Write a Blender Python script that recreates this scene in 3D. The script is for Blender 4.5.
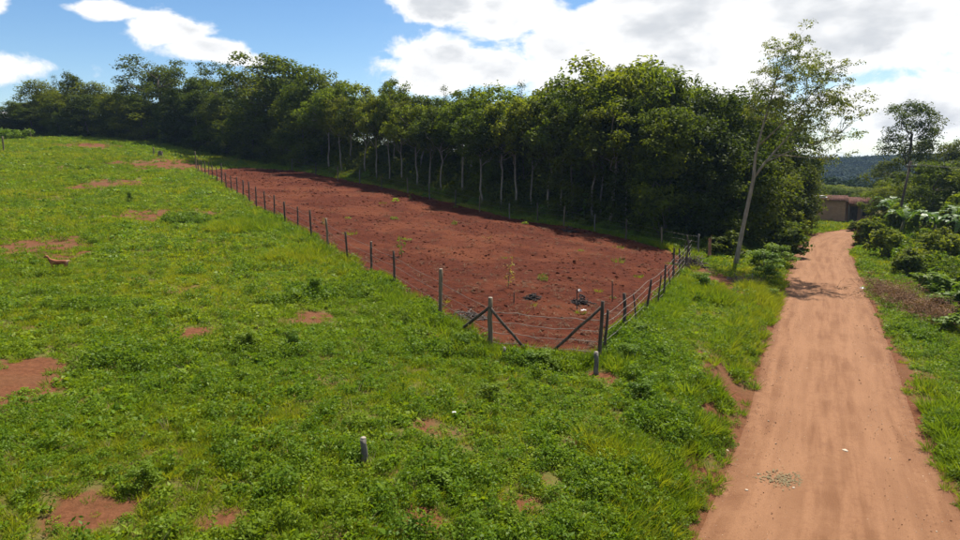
import bpy, math, random
import numpy as np
from mathutils import Vector, Matrix

R = math.radians
scene = bpy.context.scene
for o in list(bpy.data.objects):
    bpy.data.objects.remove(o)

# ------------------------------------------------------------------ camera
cam_data = bpy.data.cameras.new('camera')
cam_data.sensor_width = 36.0
cam_data.lens = 25.5
cam_data.clip_start = 0.1
cam_data.clip_end = 6000.0
cam = bpy.data.objects.new('camera', cam_data)
cam.location = (0.0, 0.0, 7.0)
cam.rotation_euler = (R(90.0 - 9.2), 0.0, 0.0)
scene.collection.objects.link(cam)
scene.camera = cam

# ------------------------------------------------------------------ light
SUN_EL, SUN_AZ = 60.0, 36.0          # degrees; azimuth clockwise from +Y
sun_data = bpy.data.lights.new('sun', 'SUN')
sun_data.energy = 5.0
sun_data.angle = R(0.53)
sun_data.color = (1.0, 0.945, 0.86)
sun = bpy.data.objects.new('sun', sun_data)
sd = Vector((math.cos(R(SUN_EL)) * math.sin(R(SUN_AZ)), math.cos(R(SUN_EL)) * math.cos(R(SUN_AZ)), math.sin(R(SUN_EL))))
sun.rotation_euler = sd.to_track_quat('Z', 'Y').to_euler()
sun.location = (30, 60, 80)
scene.collection.objects.link(sun)

scene.view_settings.view_transform = 'Standard'
scene.view_settings.look = 'None'
scene.view_settings.exposure = 0.95
scene.view_settings.gamma = 1.0
scene.view_settings.use_curve_mapping = False
scene.cycles.max_bounces = 7
scene.cycles.diffuse_bounces = 3
scene.cycles.transmission_bounces = 4
scene.cycles.volume_bounces = 0
scene.cycles.use_denoising = True


class NT:
    """small helper round a node tree"""
    def __init__(self, tree):
        self.t = tree
        self.n = tree.nodes
        self.l = tree.links

    def add(self, kind, **kw):
        nd = self.n.new(kind)
        for k, v in kw.items():
            setattr(nd, k, v)
        return nd

    def put(self, sock, v):
        if v is None:
            return
        if hasattr(v, 'node'):
            self.l.new(v, sock)
        else:
            if hasattr(sock.default_value, '__len__') and not hasattr(v, '__len__'):
                v = (v,) * len(sock.default_value)
            if hasattr(sock.default_value, '__len__') and len(sock.default_value) == 4 and len(v) == 3:
                v = (*v, 1.0)
            sock.default_value = v

    def math(self, op, a, b=None, c=None, clamp=False):
        nd = self.add('ShaderNodeMath', operation=op, use_clamp=clamp)
        self.put(nd.inputs[0], a)
        self.put(nd.inputs[1], b)
        self.put(nd.inputs[2], c)
        return nd.outputs[0]

    def mix(self, fac, a, b, blend='MIX'):
        nd = self.add('ShaderNodeMix', data_type='RGBA', blend_type=blend)
        self.put(nd.inputs['Factor'], fac)
        self.put(nd.inputs['A'] if False else nd.inputs[6], a)
        self.put(nd.inputs[7], b)
        return nd.outputs[2]

    def noise(self, vec, scale, detail=4.0, rough=0.55, dist=0.0):
        nd = self.add('ShaderNodeTexNoise')
        self.put(nd.inputs['Vector'], vec)
        nd.inputs['Scale'].default_value = scale
        nd.inputs['Detail'].default_value = detail
        nd.inputs['Roughness'].default_value = rough
        nd.inputs['Distortion'].default_value = dist
        return nd.outputs['Fac']

    def ramp(self, fac, lo, hi, smooth=True):
        nd = self.add('ShaderNodeMapRange', interpolation_type='SMOOTHSTEP' if smooth else 'LINEAR')
        self.put(nd.inputs[0], fac)
        self.put(nd.inputs[1], lo)
        self.put(nd.inputs[2], hi)
        return nd.outputs[0]


# ------------------------------------------------------------------ sky
world = bpy.data.worlds.new('World')
scene.world = world
world.use_nodes = True
W = NT(world.node_tree)
for nd in list(W.n):
    W.n.remove(nd)
sky = W.add('ShaderNodeTexSky', sky_type='NISHITA')
sky.sun_disc = False
sky.sun_elevation = R(SUN_EL)
sky.sun_rotation = R(SUN_AZ)
sky.altitude = 1200
sky.air_density = 1.0
sky.dust_density = 0.6
sky.ozone_density = 2.0
tc = W.add('ShaderNodeTexCoord').outputs['Generated']
sep = W.add('ShaderNodeSeparateXYZ')
W.l.new(tc, sep.inputs[0])
az = W.math('MULTIPLY', W.math('ARCTAN2', sep.outputs[0], sep.outputs[1]), 180 / math.pi)
el = W.math('MULTIPLY', W.math('ARCSINE', sep.outputs[2]), 180 / math.pi)
mp = W.add('ShaderNodeMapping')
W.l.new(tc, mp.inputs[0])
mp.inputs['Scale'].default_value = (1.0, 1.0, 1.55)
n_fine = W.noise(mp.outputs[0], 11.0, 9.0, 0.60, 0.25)
n_big = W.noise(mp.outputs[0], 2.6, 3.0, 0.5)
# cumulus heaps: azimuth, elevation, half width, half height in degrees, weight
CLOUDS = [
    (-24.2, 9.4, 3.5, 1.25, 1.0), (-21.2, 8.2, 3.4, 1.0, 1.0), (-27.4, 10.3, 2.6, 0.75, 0.95), (-19.0, 7.6, 2.4, 0.8, 0.8),
    (-35.2, 10.6, 1.7, 1.5, 1.1), (-35.8, 6.0, 3.8, 1.2, 1.0), (-47.0, 8.0, 6.0, 2.6, 1.0),
    (-4.0, 7.7, 4.0, 2.1, 1.05), (1.2, 7.2, 5.0, 1.7, 1.0), (-2.8, 12.2, 4.2, 1.5, 1.0), (2.5, 11.5, 4.5, 2.2, 1.0),
    (9.5, 8.5, 8.0, 4.6, 1.05), (17.0, 11.5, 9.0, 4.6, 1.2), (17.0, 6.0, 8.0, 3.0, 0.9), (28.0, 11.0, 9.0, 4.5, 1.25),
    (33.0, 3.6, 9.0, 2.6, 0.95), (38.0, 10.0, 8.0, 4.5, 1.25), (5.0, 17.0, 12.0, 4.5, 1.0), (25.0, 19.0, 14.0, 5.0, 1.0),
]
heap = None
for (a0, e0, sa, se, wt) in CLOUDS:
    da = W.math('DIVIDE', W.math('SUBTRACT', az, a0), sa)
    de = W.math('DIVIDE', W.math('SUBTRACT', el, e0), se)
    r2 = W.math('ADD', W.math('MULTIPLY', da, da), W.math('MULTIPLY', de, de))
    g = W.math('MULTIPLY', W.math('POWER', 2.718, W.math('MULTIPLY', r2, -0.75)), wt)
    heap = g if heap is None else W.math('MAXIMUM', heap, g)
# the rest of the sky carries the same broken cloud
rest = W.math('MULTIPLY', W.ramp(n_big, 0.44, 0.66), W.ramp(el, 14.0, 26.0))
cover = W.math('MAXIMUM', heap, rest)
dens = W.math('ADD', cover, W.math('MULTIPLY', W.math('SUBTRACT', n_fine, 0.5), 1.7))
mask = W.ramp(dens, 0.36, 0.66)
thin = W.math('MULTIPLY', W.ramp(az, -14.0, 22.0), 0.38)
mask = W.math('MAXIMUM', mask, W.math('MULTIPLY', thin, W.ramp(n_fine, 0.3, 0.7)))
mp2 = W.add('ShaderNodeMapping')
W.l.new(tc, mp2.inputs[0])
mp2.inputs['Scale'].default_value = (1.0, 1.0, 2.2)
mp2.inputs['Location'].default_value = (0.31, 0.12, 0.05)
n_sh = W.noise(mp2.outputs[0], 6.5, 5.0, 0.5)
shade = W.math('MULTIPLY', W.ramp(n_sh, 0.42, 0.64), W.ramp(dens, 0.55, 1.0))
CLOUD_W, CLOUD_G = 6.5, 4.2
c_cloud = W.mix(shade, (CLOUD_W, CLOUD_W, CLOUD_W * 1.0), (CLOUD_G * 0.96, CLOUD_G * 1.0, CLOUD_G * 1.06))
skycol = W.add('ShaderNodeHueSaturation')
skycol.inputs['Saturation'].default_value = 1.2
skycol.inputs['Value'].default_value = 0.78
W.l.new(sky.outputs[0], skycol.inputs['Color'])
c_sky = W.mix(mask, skycol.outputs[0], c_cloud)
bg = W.add('ShaderNodeBackground')
W.l.new(c_sky, bg.inputs[0])
bg.inputs['Strength'].default_value = 0.09
wo = W.add('ShaderNodeOutputWorld')
W.l.new(bg.outputs[0], wo.inputs[0])
# ------------------------------------------------------------------ terrain
CTRL = np.array([
    # left fence line of the plot
    (0.3, 20, 1.3), (-1.4, 23, 1.55), (-3.2, 26.5, 1.85), (-7.7, 34.4, 2.4), (-12.4, 42.6, 3.0), (-15.4, 47.8, 3.35),
    (-18.3, 53, 3.75), (-24.6, 65, 4.7), (-29, 73, 5.3), (-33, 80, 5.8),
    # right fence line and the wood's foot
    (3.4, 19.4, 1.2), (5.5, 24, 1.1), (8, 29.4, 1.0), (11.3, 37, 0.9), (11.3, 48, 1.5), (5.8, 46, 1.9), (2.5, 54, 2.4),
    (-8, 68, 3.9), (-23, 85, 5.7), (14.5, 41, 0.7), (20, 50, 0.5), (25, 60, 0.4), (10, 62, 2.0), (0, 85, 4.5),
    # field on the left
    (-17.4, 28, 2.4), (-9.9, 14, 1.95), (-6.7, 9.5, 1.6), (-2.1, 12.3, 1.45), (-50, 60, 5.5), (-70, 100, 9.9), (-34, 97, 7.1),
    (-50, 103, 9.5), (-68, 110, 10.5), (-90, 118, 9.6), (-80, 114, 10.3), (-40, 80, 6.9), (-30, 45, 3.8), (-25, 20, 2.3), (-15, 5, 1.6),
    # bank above the road
    (-1.0, 8.0, 0.95), (1.5, 12.8, 0.95), (3.8, 16.6, 0.95), (6.6, 22.3, 0.85), (10.5, 30, 0.8), (15.0, 40, 0.6), (-3, 2, 0.9),
    # right of the road
    (14, 14, -0.1), (18, 22, -0.25), (25, 35, -0.35), (31, 46, -0.3), (37, 57, -0.2), (30, 20, -0.6), (45, 45, -0.8), (55, 80, -0.6),
    (33, 78, 0.1), (45, 90, -0.5),
    (-120, 60, 8), (-120, 140, 12), (-60, 150, 11), (0, 130, 6), (40, 125, -1.5), (80, 110, -2), (70, 40, -1.0), (60, 0, -0.6),
    (20, -20, -0.3), (-40, -20, 1.2), (-70, 20, 3.2)], dtype=float)


def tps_fit(c, reg=2.0):
    n = len(c)
    d = np.hypot(c[:, None, 0] - c[None, :, 0], c[:, None, 1] - c[None, :, 1])
    K = np.where(d > 0, d * d * np.log(d + 1e-9), 0) + np.eye(n) * reg
    P = np.c_[np.ones(n), c[:, :2]]
    A = np.block([[K, P], [P.T, np.zeros((3, 3))]])
    return np.linalg.solve(A, np.r_[c[:, 2], 0, 0, 0])


TPSW = tps_fit(CTRL)
ROAD = np.array([(-9, -18), (-4, -8), (0.2, 0), (4.3, 7.5), (7.2, 12.6), (8.4, 15.2), (9.7, 18.0), (12.0, 22.6), (15.4, 29.4), (18.9, 36.6),
                 (23.1, 45.3), (26.5, 52.2), (29.6, 57.6), (33.3, 63.2), (37.6, 66.9), (45, 70.5), (58, 74), (80, 78), (120, 84)], dtype=float)
ROAD_HALF = np.array([2.6, 2.6, 2.5, 2.45, 2.35, 2.2, 2.1, 2.15, 2.1, 2.05, 2.0, 1.95, 1.95, 2.0, 2.0, 2.0, 2.0, 2.0, 2.0])
PLOT = np.array([(0.3, 20.0), (3.4, 19.4), (7.6, 28.6), (11.4, 37.2), (12.8, 42.4), (10.4, 47.0), (6.8, 51.0), (2.9, 54.0), (-1.4, 59.9), (-6.3, 66.4), (-14.9, 75.6), (-22.4, 84.6), (-29.3, 86.0), (-33.0, 80.0)])


def vnoise(x, y, s, seed=0):
    """value noise, vectorised, about -1..1"""
    x = np.asarray(x) * s + seed * 17.13
    y = np.asarray(y) * s + seed * 9.71
    xi = np.floor(x).astype(np.int64)
    yi = np.floor(y).astype(np.int64)
    fx = x - xi
    fy = y - yi
    fx = fx * fx * (3 - 2 * fx)
    fy = fy * fy * (3 - 2 * fy)

    def h(i, j):
        v = (i * 374761393 + j * 668265263 + seed * 974711) & 0xffffffff
        v = ((v ^ (v >> 13)) * 1274126177) & 0xffffffff
        return ((v ^ (v >> 16)) & 0xffff) / 32767.5 - 1.0
    a = h(xi, yi) * (1 - fx) + h(xi + 1, yi) * fx
    b = h(xi, yi + 1) * (1 - fx) + h(xi + 1, yi + 1) * fx
    return a * (1 - fy) + b * fy


def fbm(x, y, s, octaves=4, seed=0):
    t = 0
    a = 1.0
    for k in range(octaves):
        t = t + a * vnoise(x, y, s * 2 ** k, seed + k)
        a *= 0.5
    return t / 1.9


def sstep(a, b, v):
    t = np.clip((v - a) / (b - a), 0, 1)
    return t * t * (3 - 2 * t)


def road_dist(x, y):
    """distance to the road's axis and its half width there"""
    best = np.full(np.shape(x), 1e9)
    half = np.full(np.shape(x), 2.0)
    for k in range(len(ROAD) - 1):
        a, b = ROAD[k], ROAD[k + 1]
        ab = b - a
        t = np.clip(((x - a[0]) * ab[0] + (y - a[1]) * ab[1]) / (ab @ ab), 0, 1)
        d = np.hypot(x - a[0] - t * ab[0], y - a[1] - t * ab[1])
        m = d < best
        best = np.where(m, d, best)
        half = np.where(m, ROAD_HALF[k] * (1 - t) + ROAD_HALF[k + 1] * t, half)
    return best, half


def plot_dist(x, y):
    """signed distance to the plot's outline, positive inside"""
    n = len(PLOT)
    best = np.full(np.shape(x), 1e9)
    inside = np.zeros(np.shape(x), bool)
    for k in range(n):
        a, b = PLOT[k], PLOT[(k + 1) % n]
        ab = b - a
        t = np.clip(((x - a[0]) * ab[0] + (y - a[1]) * ab[1]) / (ab @ ab), 0, 1)
        best = np.minimum(best, np.hypot(x - a[0] - t * ab[0], y - a[1] - t * ab[1]))
        c = (a[1] > y) != (b[1] > y)
        xx = a[0] + (y - a[1]) / (b[1] - a[1] if b[1] != a[1] else 1e-9) * ab[0]
        inside ^= c & (x < xx)
    return np.where(inside, best, -best)


def height(x, y):
    x = np.atleast_1d(np.asarray(x, float))
    y = np.atleast_1d(np.asarray(y, float))
    shp = x.shape
    x = x.ravel()
    y = y.ravel()
    rr = np.hypot(x, y)
    s = np.minimum(1.0, 165.0 / np.maximum(rr, 1e-6))
    xc, yc = x * s, y * s
    z = TPSW[-3] + TPSW[-2] * xc + TPSW[-1] * yc
    for k in range(len(CTRL)):
        d2 = (xc - CTRL[k, 0]) ** 2 + (yc - CTRL[k, 1]) ** 2
        z = z + TPSW[k] * 0.5 * d2 * np.log(d2 + 1e-12)
    z = z + 0.10 * fbm(xc, yc, 0.22, 3, 3) + 0.05 * vnoise(xc, yc, 0.9, 9)
    far = sstep(150, 350, rr)
    z = z * (1 - far) + (-16.0 + 2.0 * vnoise(x, y, 0.01, 5)) * far
    d, half = road_dist(x, y)
    z = z * sstep(half - 0.1, half + 1.5, d)
    return z.reshape(shp)
# positions on the ground, metres
BARE = [
    (-10.73, 14.85, 1.27, 1.7, 1),
    (-6.23, 9.85, 0.58, 0.43, 0.9),
    (-5.56, 9.9, 0.26, 0.35, 0.8),
    (-0.99, 10.45, 0.55, 0.42, 1),
    (0.81, 11.35, 0.5, 0.57, 0.75),
    (-3.92, 9.9, 0.38, 0.25, 0.8),
    (-5.12, 10.8, 0.22, 0.25, 0.7),
    (-32.99, 59.45, 2.1, 4.88, 0.9),
    (-21.38, 44.05, 2.2, 2.85, 0.8),
    (-18.98, 45.45, 1.07, 1.88, 0.7),
    (-21.49, 33.35, 2.06, 2.57, 0.85),
    (-19.41, 31.5, 1.16, 1.25, 0.6),
    (-5.64, 22.3, 0.85, 1.02, 0.75),
    (-8.47, 19.65, 0.58, 0.67, 0.8),
    (-10.85, 25.0, 0.96, 0.65, 0.5),
    (7.35, 19.85, 0.64, 2.03, 0.85),
    (6.15, 17.2, 0.46, 0.88, 0.8),
    (13.58, 34.65, 2.24, 3.8, 0.95),
    (12.34, 37.1, 0.98, 3.55, 0.8),
    (-52.3, 92.2, 3.25, 4.0, 0.9),
    (-36.32, 80.6, 3.56, 6.6, 0.8),
    (-40.27, 77.0, 2.49, 1.8, 0.6),
    (-30.53, 49.6, 1.82, 2.1, 0.4),
    (3.33, 18.15, 0.48, 0.47, 0.9),
    (-4.74, 14.7, 0.39, 0.3, 0.5),
    (-5.81, 11.85, 0.35, 0.3, 0.45),
    (-1.63, 11.55, 0.25, 0.28, 0.5),
    (1.34, 12.25, 0.22, 0.35, 0.5),
    (-1.28, 21.15, 0.31, 0.67, 0.5),
    (-7.21, 32.35, 0.86, 0.97, 0.5),
    (-6.28, 11.15, 0.25, 0.25, 0.4),
    (-0.31, 13.5, 0.28, 0.4, 0.4),
    (2.26, 13.85, 0.33, 0.45, 0.45),
    (3.34, 15.45, 0.32, 0.38, 0.4),
    (-3.66, 15.95, 0.52, 0.5, 0.4),
    (-13.35, 19.2, 0.56, 0.47, 0.4),
    (21.28, 36.45, 0.75, 2.98, 0.5),
    (13.25, 19.15, 0.39, 1.7, 0.4),
    (16.09, 25.25, 0.37, 1.1, 0.4),
]
LEFT_POSTS = [
    (-1.38, 23.03),
    (-3.4, 26.66),
    (-4.7, 29.0),
    (-6.24, 31.78),
    (-7.75, 34.5),
    (-9.28, 37.27),
    (-10.69, 39.8),
    (-12.23, 42.58),
    (-13.63, 45.11),
    (-14.98, 47.53),
    (-16.47, 50.22),
    (-17.74, 52.51),
    (-18.94, 54.67),
    (-20.23, 56.99),
    (-21.63, 59.51),
    (-22.88, 61.77),
    (-24.09, 63.95),
    (-25.41, 66.32),
    (-26.81, 68.85),
    (-28.16, 71.27),
    (-29.42, 73.55),
    (-30.75, 75.95),
    (-32.18, 78.51),
]
BACK_POSTS = [
    (14.33, 43.9),
    (12.36, 45.35),
    (10.33, 47.2),
    (8.59, 49.75),
    (6.51, 51.35),
    (4.72, 53.4),
    (2.53, 53.75),
    (0.17, 56.85),
    (-1.93, 59.75),
    (-4.49, 63.8),
    (-6.8, 66.4),
    (-9.71, 69.2),
    (-12.47, 72.4),
    (-15.4, 75.4),
    (-18.74, 79.4),
    (-22.9, 84.6),
]
WOOD = [
    (-91.44, 120.25, 5.79, 'A', 8, 'skyline'),
    (-85.14, 118.75, 5.69, 'A', 8, 'skyline'),
    (-78.24, 116.92, 6.45, 'A', 7, 'skyline'),
    (-72.64, 115.3, 9.35, 'A', 8, 'skyline'),
    (-69.65, 114.5, 10.19, 'E', 4, 'skyline'),
    (-66.72, 113.75, 10.55, 'A', 6, 'skyline'),
    (-62.3, 112.6, 8.79, 'A', 8, 'skyline'),
    (-56.64, 111.1, 8.88, 'A', 8, 'skyline'),
    (-49.58, 108.67, 13.04, 'D', 13, 'skyline'),
    (-41.87, 105.11, 10.37, 'A', 8, 'skyline'),
    (-35.46, 102.0, 13.26, 'D', 10, 'skyline'),
    (-26.92, 95.33, 14.36, 'C', 13, 'skyline'),
    (-20.26, 88.52, 12.58, 'A', 9, 'skyline'),
    (-15.73, 83.52, 11.02, 'B', 7, 'skyline'),
    (-9.76, 77.46, 11.31, 'B', 6, 'skyline'),
    (-6.46, 74.32, 9.61, 'B', 7, 'skyline'),
    (-4.17, 72.0, 10.83, 'E', 5, 'skyline'),
    (-0.98, 67.71, 10.68, 'B', 8, 'skyline'),
    (1.87, 64.5, 10.99, 'C', 8, 'skyline'),
    (4.09, 62.71, 11.46, 'E', 4.5, 'skyline'),
    (5.79, 61.48, 11.23, 'B', 7, 'skyline'),
    (7.97, 59.81, 12.39, 'C', 8, 'skyline'),
    (10.52, 57.62, 13.79, 'C', 12, 'skyline'),
    (12.88, 55.6, 13.03, 'C', 8, 'skyline'),
    (14.57, 54.36, 12.03, 'B', 8, 'skyline'),
    (15.84, 53.62, 12.56, 'D', 4, 'skyline'),
    (17.42, 53.23, 11.79, 'A', 8, 'skyline'),
    (20.06, 54.31, 12.01, 'A', 8, 'skyline'),
    (24.87, 60.25, 11.84, 'A', 7, 'skyline'),
    (29.63, 66.0, 10.98, 'A', 6.5, 'skyline'),
    (-88.68, 115.52, 5.0, 'A', 7, 'edge'),
    (-83.19, 114.41, 5.0, 'A', 7, 'edge'),
    (-76.73, 112.24, 5.0, 'A', 6, 'edge'),
    (-72.08, 112.09, 5.0, 'A', 7, 'edge'),
    (-66.82, 110.38, 7.06, 'A', 7, 'edge'),
    (-61.32, 108.57, 6.81, 'A', 7, 'edge'),
    (-55.84, 106.51, 7.15, 'A', 7, 'edge'),
    (-50.88, 105.19, 7.12, 'A', 8, 'edge'),
    (-45.69, 103.78, 8.46, 'A', 7, 'edge'),
    (-41.2, 101.6, 8.75, 'A', 7, 'edge'),
    (-36.2, 98.4, 8.51, 'A', 7, 'edge'),
    (-31.75, 96.14, 9.3, 'A', 8, 'edge'),
    (-26.72, 92.26, 10.52, 'A', 8, 'edge'),
    (-22.19, 87.54, 10.06, 'A', 7, 'edge'),
    (-18.24, 82.86, 9.89, 'B', 6, 'edge'),
    (-16.17, 80.3, 9.1, 'B', 5, 'edge'),
    (-13.06, 77.74, 9.22, 'B', 6, 'edge'),
    (-11.34, 75.27, 9.21, 'B', 5, 'edge'),
    (-9.77, 74.16, 9.64, 'B', 5, 'edge'),
    (-8.2, 72.6, 8.83, 'B', 5, 'edge'),
    (-6.4, 70.18, 8.58, 'B', 6, 'edge'),
    (-5.09, 68.95, 8.15, 'B', 5, 'edge'),
    (-3.88, 66.89, 8.44, 'B', 5, 'edge'),
    (-1.69, 64.92, 9.32, 'B', 6, 'edge'),
    (0.18, 60.68, 8.69, 'B', 6, 'edge'),
    (1.89, 59.44, 8.68, 'B', 5, 'edge'),
    (3.14, 58.64, 9.57, 'B', 6, 'edge'),
    (4.42, 58.67, 9.46, 'B', 5, 'edge'),
    (5.58, 56.64, 9.65, 'B', 6, 'edge'),
    (6.67, 56.18, 9.77, 'B', 5, 'edge'),
    (7.55, 54.86, 8.84, 'A', 6, 'edge'),
    (8.71, 53.7, 10.08, 'B', 6, 'edge'),
    (9.56, 54.11, 11.03, 'B', 5, 'edge'),
    (9.99, 51.88, 10.05, 'B', 7.5, 'edge'),
    (11.25, 52.13, 10.15, 'B', 5, 'edge'),
    (12.04, 50.38, 8.95, 'A', 6, 'edge'),
    (12.73, 49.67, 9.49, 'B', 5, 'edge'),
    (13.32, 48.92, 9.31, 'A', 6, 'edge'),
    (15.09, 49.6, 9.15, 'A', 6, 'edge'),
    (16.93, 49.52, 9.18, 'A', 6.5, 'edge'),
    (19.46, 50.51, 8.62, 'A', 6.5, 'edge'),
    (24.61, 58.2, 8.68, 'A', 6, 'edge'),
    (30.28, 65.34, 7.68, 'A', 5.5, 'edge'),
    (-95.86, 127.64, 5.0, 'A', 9, 'deep'),
    (-87.05, 124.88, 5.0, 'C', 9, 'deep'),
    (-79.52, 122.98, 6.84, 'A', 9, 'deep'),
    (-73.43, 121.13, 8.68, 'A', 9, 'deep'),
    (-66.36, 119.58, 7.95, 'A', 9, 'deep'),
    (-60.16, 117.12, 7.23, 'C', 9, 'deep'),
    (-52.3, 115.05, 12.07, 'A', 9, 'deep'),
    (-45.74, 112.38, 9.68, 'C', 9, 'deep'),
    (-40.16, 110.7, 10.73, 'A', 9, 'deep'),
    (-32.47, 104.63, 12.54, 'A', 9, 'deep'),
    (-26.48, 99.71, 12.19, 'A', 9, 'deep'),
    (-19.17, 93.17, 11.25, 'A', 9, 'deep'),
    (-14.64, 87.91, 9.74, 'A', 9, 'deep'),
    (-8.81, 82.69, 10.03, 'A', 9, 'deep'),
    (-5.04, 80.45, 9.49, 'C', 9, 'deep'),
    (-0.89, 75.3, 9.53, 'A', 9, 'deep'),
    (2.33, 71.03, 9.86, 'C', 9, 'deep'),
    (6.34, 69.76, 10.8, 'C', 9, 'deep'),
    (8.98, 67.61, 12.11, 'A', 9, 'deep'),
    (11.88, 64.93, 13.47, 'A', 9, 'deep'),
    (14.28, 62.38, 12.79, 'A', 9, 'deep'),
    (17.73, 61.35, 12.55, 'C', 9, 'deep'),
    (19.83, 61.24, 11.52, 'A', 9, 'deep'),
    (24.06, 62.34, 11.68, 'A', 9, 'deep'),
    (30.58, 70.63, 11.2, 'A', 9, 'deep'),
]
AT = {'goat': (-17.16, 27.4, 2.44), 'stake': (-2.14, 11.9, 1.4), 'whitebag': (-23.07, 56.9, 4.16), 'scrap': (-0.58, 14.55, 1.27), 'stub1': (3.23, 18.25, 1.11), 'stub2': (0.69, 18.9, 1.27), 'palepost': (-55.18, 80.0, 7.91), 'palepost2': (-67.19, 103.6, 10.16), 'whitestake': (-41.42, 87.6, 7.49), 'stump': (-40.73, 87.2, 7.36), 'tallpost': (-37.48, 101.0, 7.86), 'ash1': (2.13, 26.75, 1.49), 'ash2': (3.99, 26.6, 1.36), 'brush': (-0.53, 23.25, 1.51), 'sap1': (1.18, 28.2, 1.62), 'sap2': (-3.92, 33.8, 2.15), 'thin1': (5.39, 27.2, 1.24), 'thin2': (3.74, 25.65, 1.33), 'talltree': (15.71, 41.4, 0.55), 'stumpR': (14.53, 43.5, 0.88), 'sapwood1': (9.25, 58.15, 1.92), 'sapwood2': (5.62, 50.15, 2.1), 'weed1': (5.14, 21.6, 1.02), 'weed2': (-0.54, 19.75, 1.32), 'weed3': (-6.21, 24.65, 1.89), 'weed4': (-6.43, 18.0, 1.82), 'weed5': (-5.23, 18.3, 1.73), 'weed6': (10.45, 29.65, 0.86), 'weed7': (-18.05, 42.25, 3.19), 'weed8': (-0.81, 11.4, 1.18), 'weed9': (-6.15, 16.1, 1.78), 'weed10': (10.46, 31.75, 0.9), 'weed11': (-5.7, 10.35, 1.62), 'weed12': (0.24, 15.9, 1.22), 'weed13': (4.13, 16.8, 0.9), 'weed14': (14.45, 33.2, 0.12), 'heapA': (20.94, 34.2, -0.1), 'heapB': (19.45, 28.95, -0.12), 'leafy1': (24.45, 36.25, -0.25), 'leafy2': (21.63, 30.4, -0.24), 'leafy3': (18.16, 25.75, -0.13), 'ban1': (34.95, 51.85, -0.3), 'ban2': (36.28, 51.1, -0.35), 'ban3': (35.86, 60.6, -0.07), 'ban4': (34.41, 55.0, -0.25), 'bushR1': (29.29, 48.05, -0.2), 'bushR2': (29.2, 45.4, -0.21), 'bushR3': (31.21, 45.05, -0.3), 'bushR4': (32.72, 56.95, 0.0), 'stones': (6.72, 14.05, 0.0), 'stoneb': (8.87, 15.6, 0.0), 'bush1': (15.31, 36.6, 0.35), 'bush2': (20.18, 45.55, 0.17), 'bush3': (25.19, 54.85, 0.09), 'bush4': (29.51, 62.4, 0.08), 'bush5': (16.49, 42.65, 0.61), 'whiteR': (21.0, 36.15, -0.0), 'nearbark': (-25.53, 49.75, 3.89)}
# ------------------------------------------------------------------ mesh helpers
COL = scene.collection
rng = np.random.default_rng(7)


def tag(o, label=None, cat=None, group=None, kind=None):
    if label:
        o['label'] = label
    if cat:
        o['category'] = cat
    if group:
        o['group'] = group
    if kind:
        o['kind'] = kind
    return o


def empty(name, loc, rz=0.0):
    o = bpy.data.objects.new(name, None)
    o.location = loc
    o.rotation_euler = (0, 0, rz)
    o.empty_display_size = 0.3
    COL.objects.link(o)
    return o


def obj(name, mesh, parent=None, loc=None, link=True):
    o = bpy.data.objects.new(name, mesh)
    if link:
        COL.objects.link(o)
    if parent is not None:
        o.parent = parent
    if loc is not None:
        o.location = loc
    return o


def copy_tree(o, parent=None):
    c = o.copy()
    COL.objects.link(c)
    c.parent = parent
    for ch in list(o.children):
        copy_tree(ch, c)
    return c


def np_mesh(name, verts, faces, mats=(), smooth=False, tint=None, mat_index=None):
    """faces: array (n,3) or (n,4)"""
    verts = np.asarray(verts, np.float32).reshape(-1, 3)
    faces = np.asarray(faces, np.int32)
    k = faces.shape[1]
    me = bpy.data.meshes.new(name)
    me.vertices.add(len(verts))
    me.vertices.foreach_set('co', verts.ravel())
    me.loops.add(faces.size)
    me.loops.foreach_set('vertex_index', faces.ravel())
    me.polygons.add(len(faces))
    me.polygons.foreach_set('loop_start', np.arange(0, faces.size, k, dtype=np.int32))
    me.polygons.foreach_set('loop_total', np.full(len(faces), k, np.int32))
    if smooth:
        me.polygons.foreach_set('use_smooth', np.ones(len(faces), bool))
    for m in mats:
        me.materials.append(m)
    if mat_index is not None:
        me.polygons.foreach_set('material_index', np.asarray(mat_index, np.int32))
    me.update(calc_edges=True)
    if tint is not None:
        a = me.attributes.new('tint', 'FLOAT', 'FACE')
        a.data.foreach_set('value', np.asarray(tint, np.float32))
    return me


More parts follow.
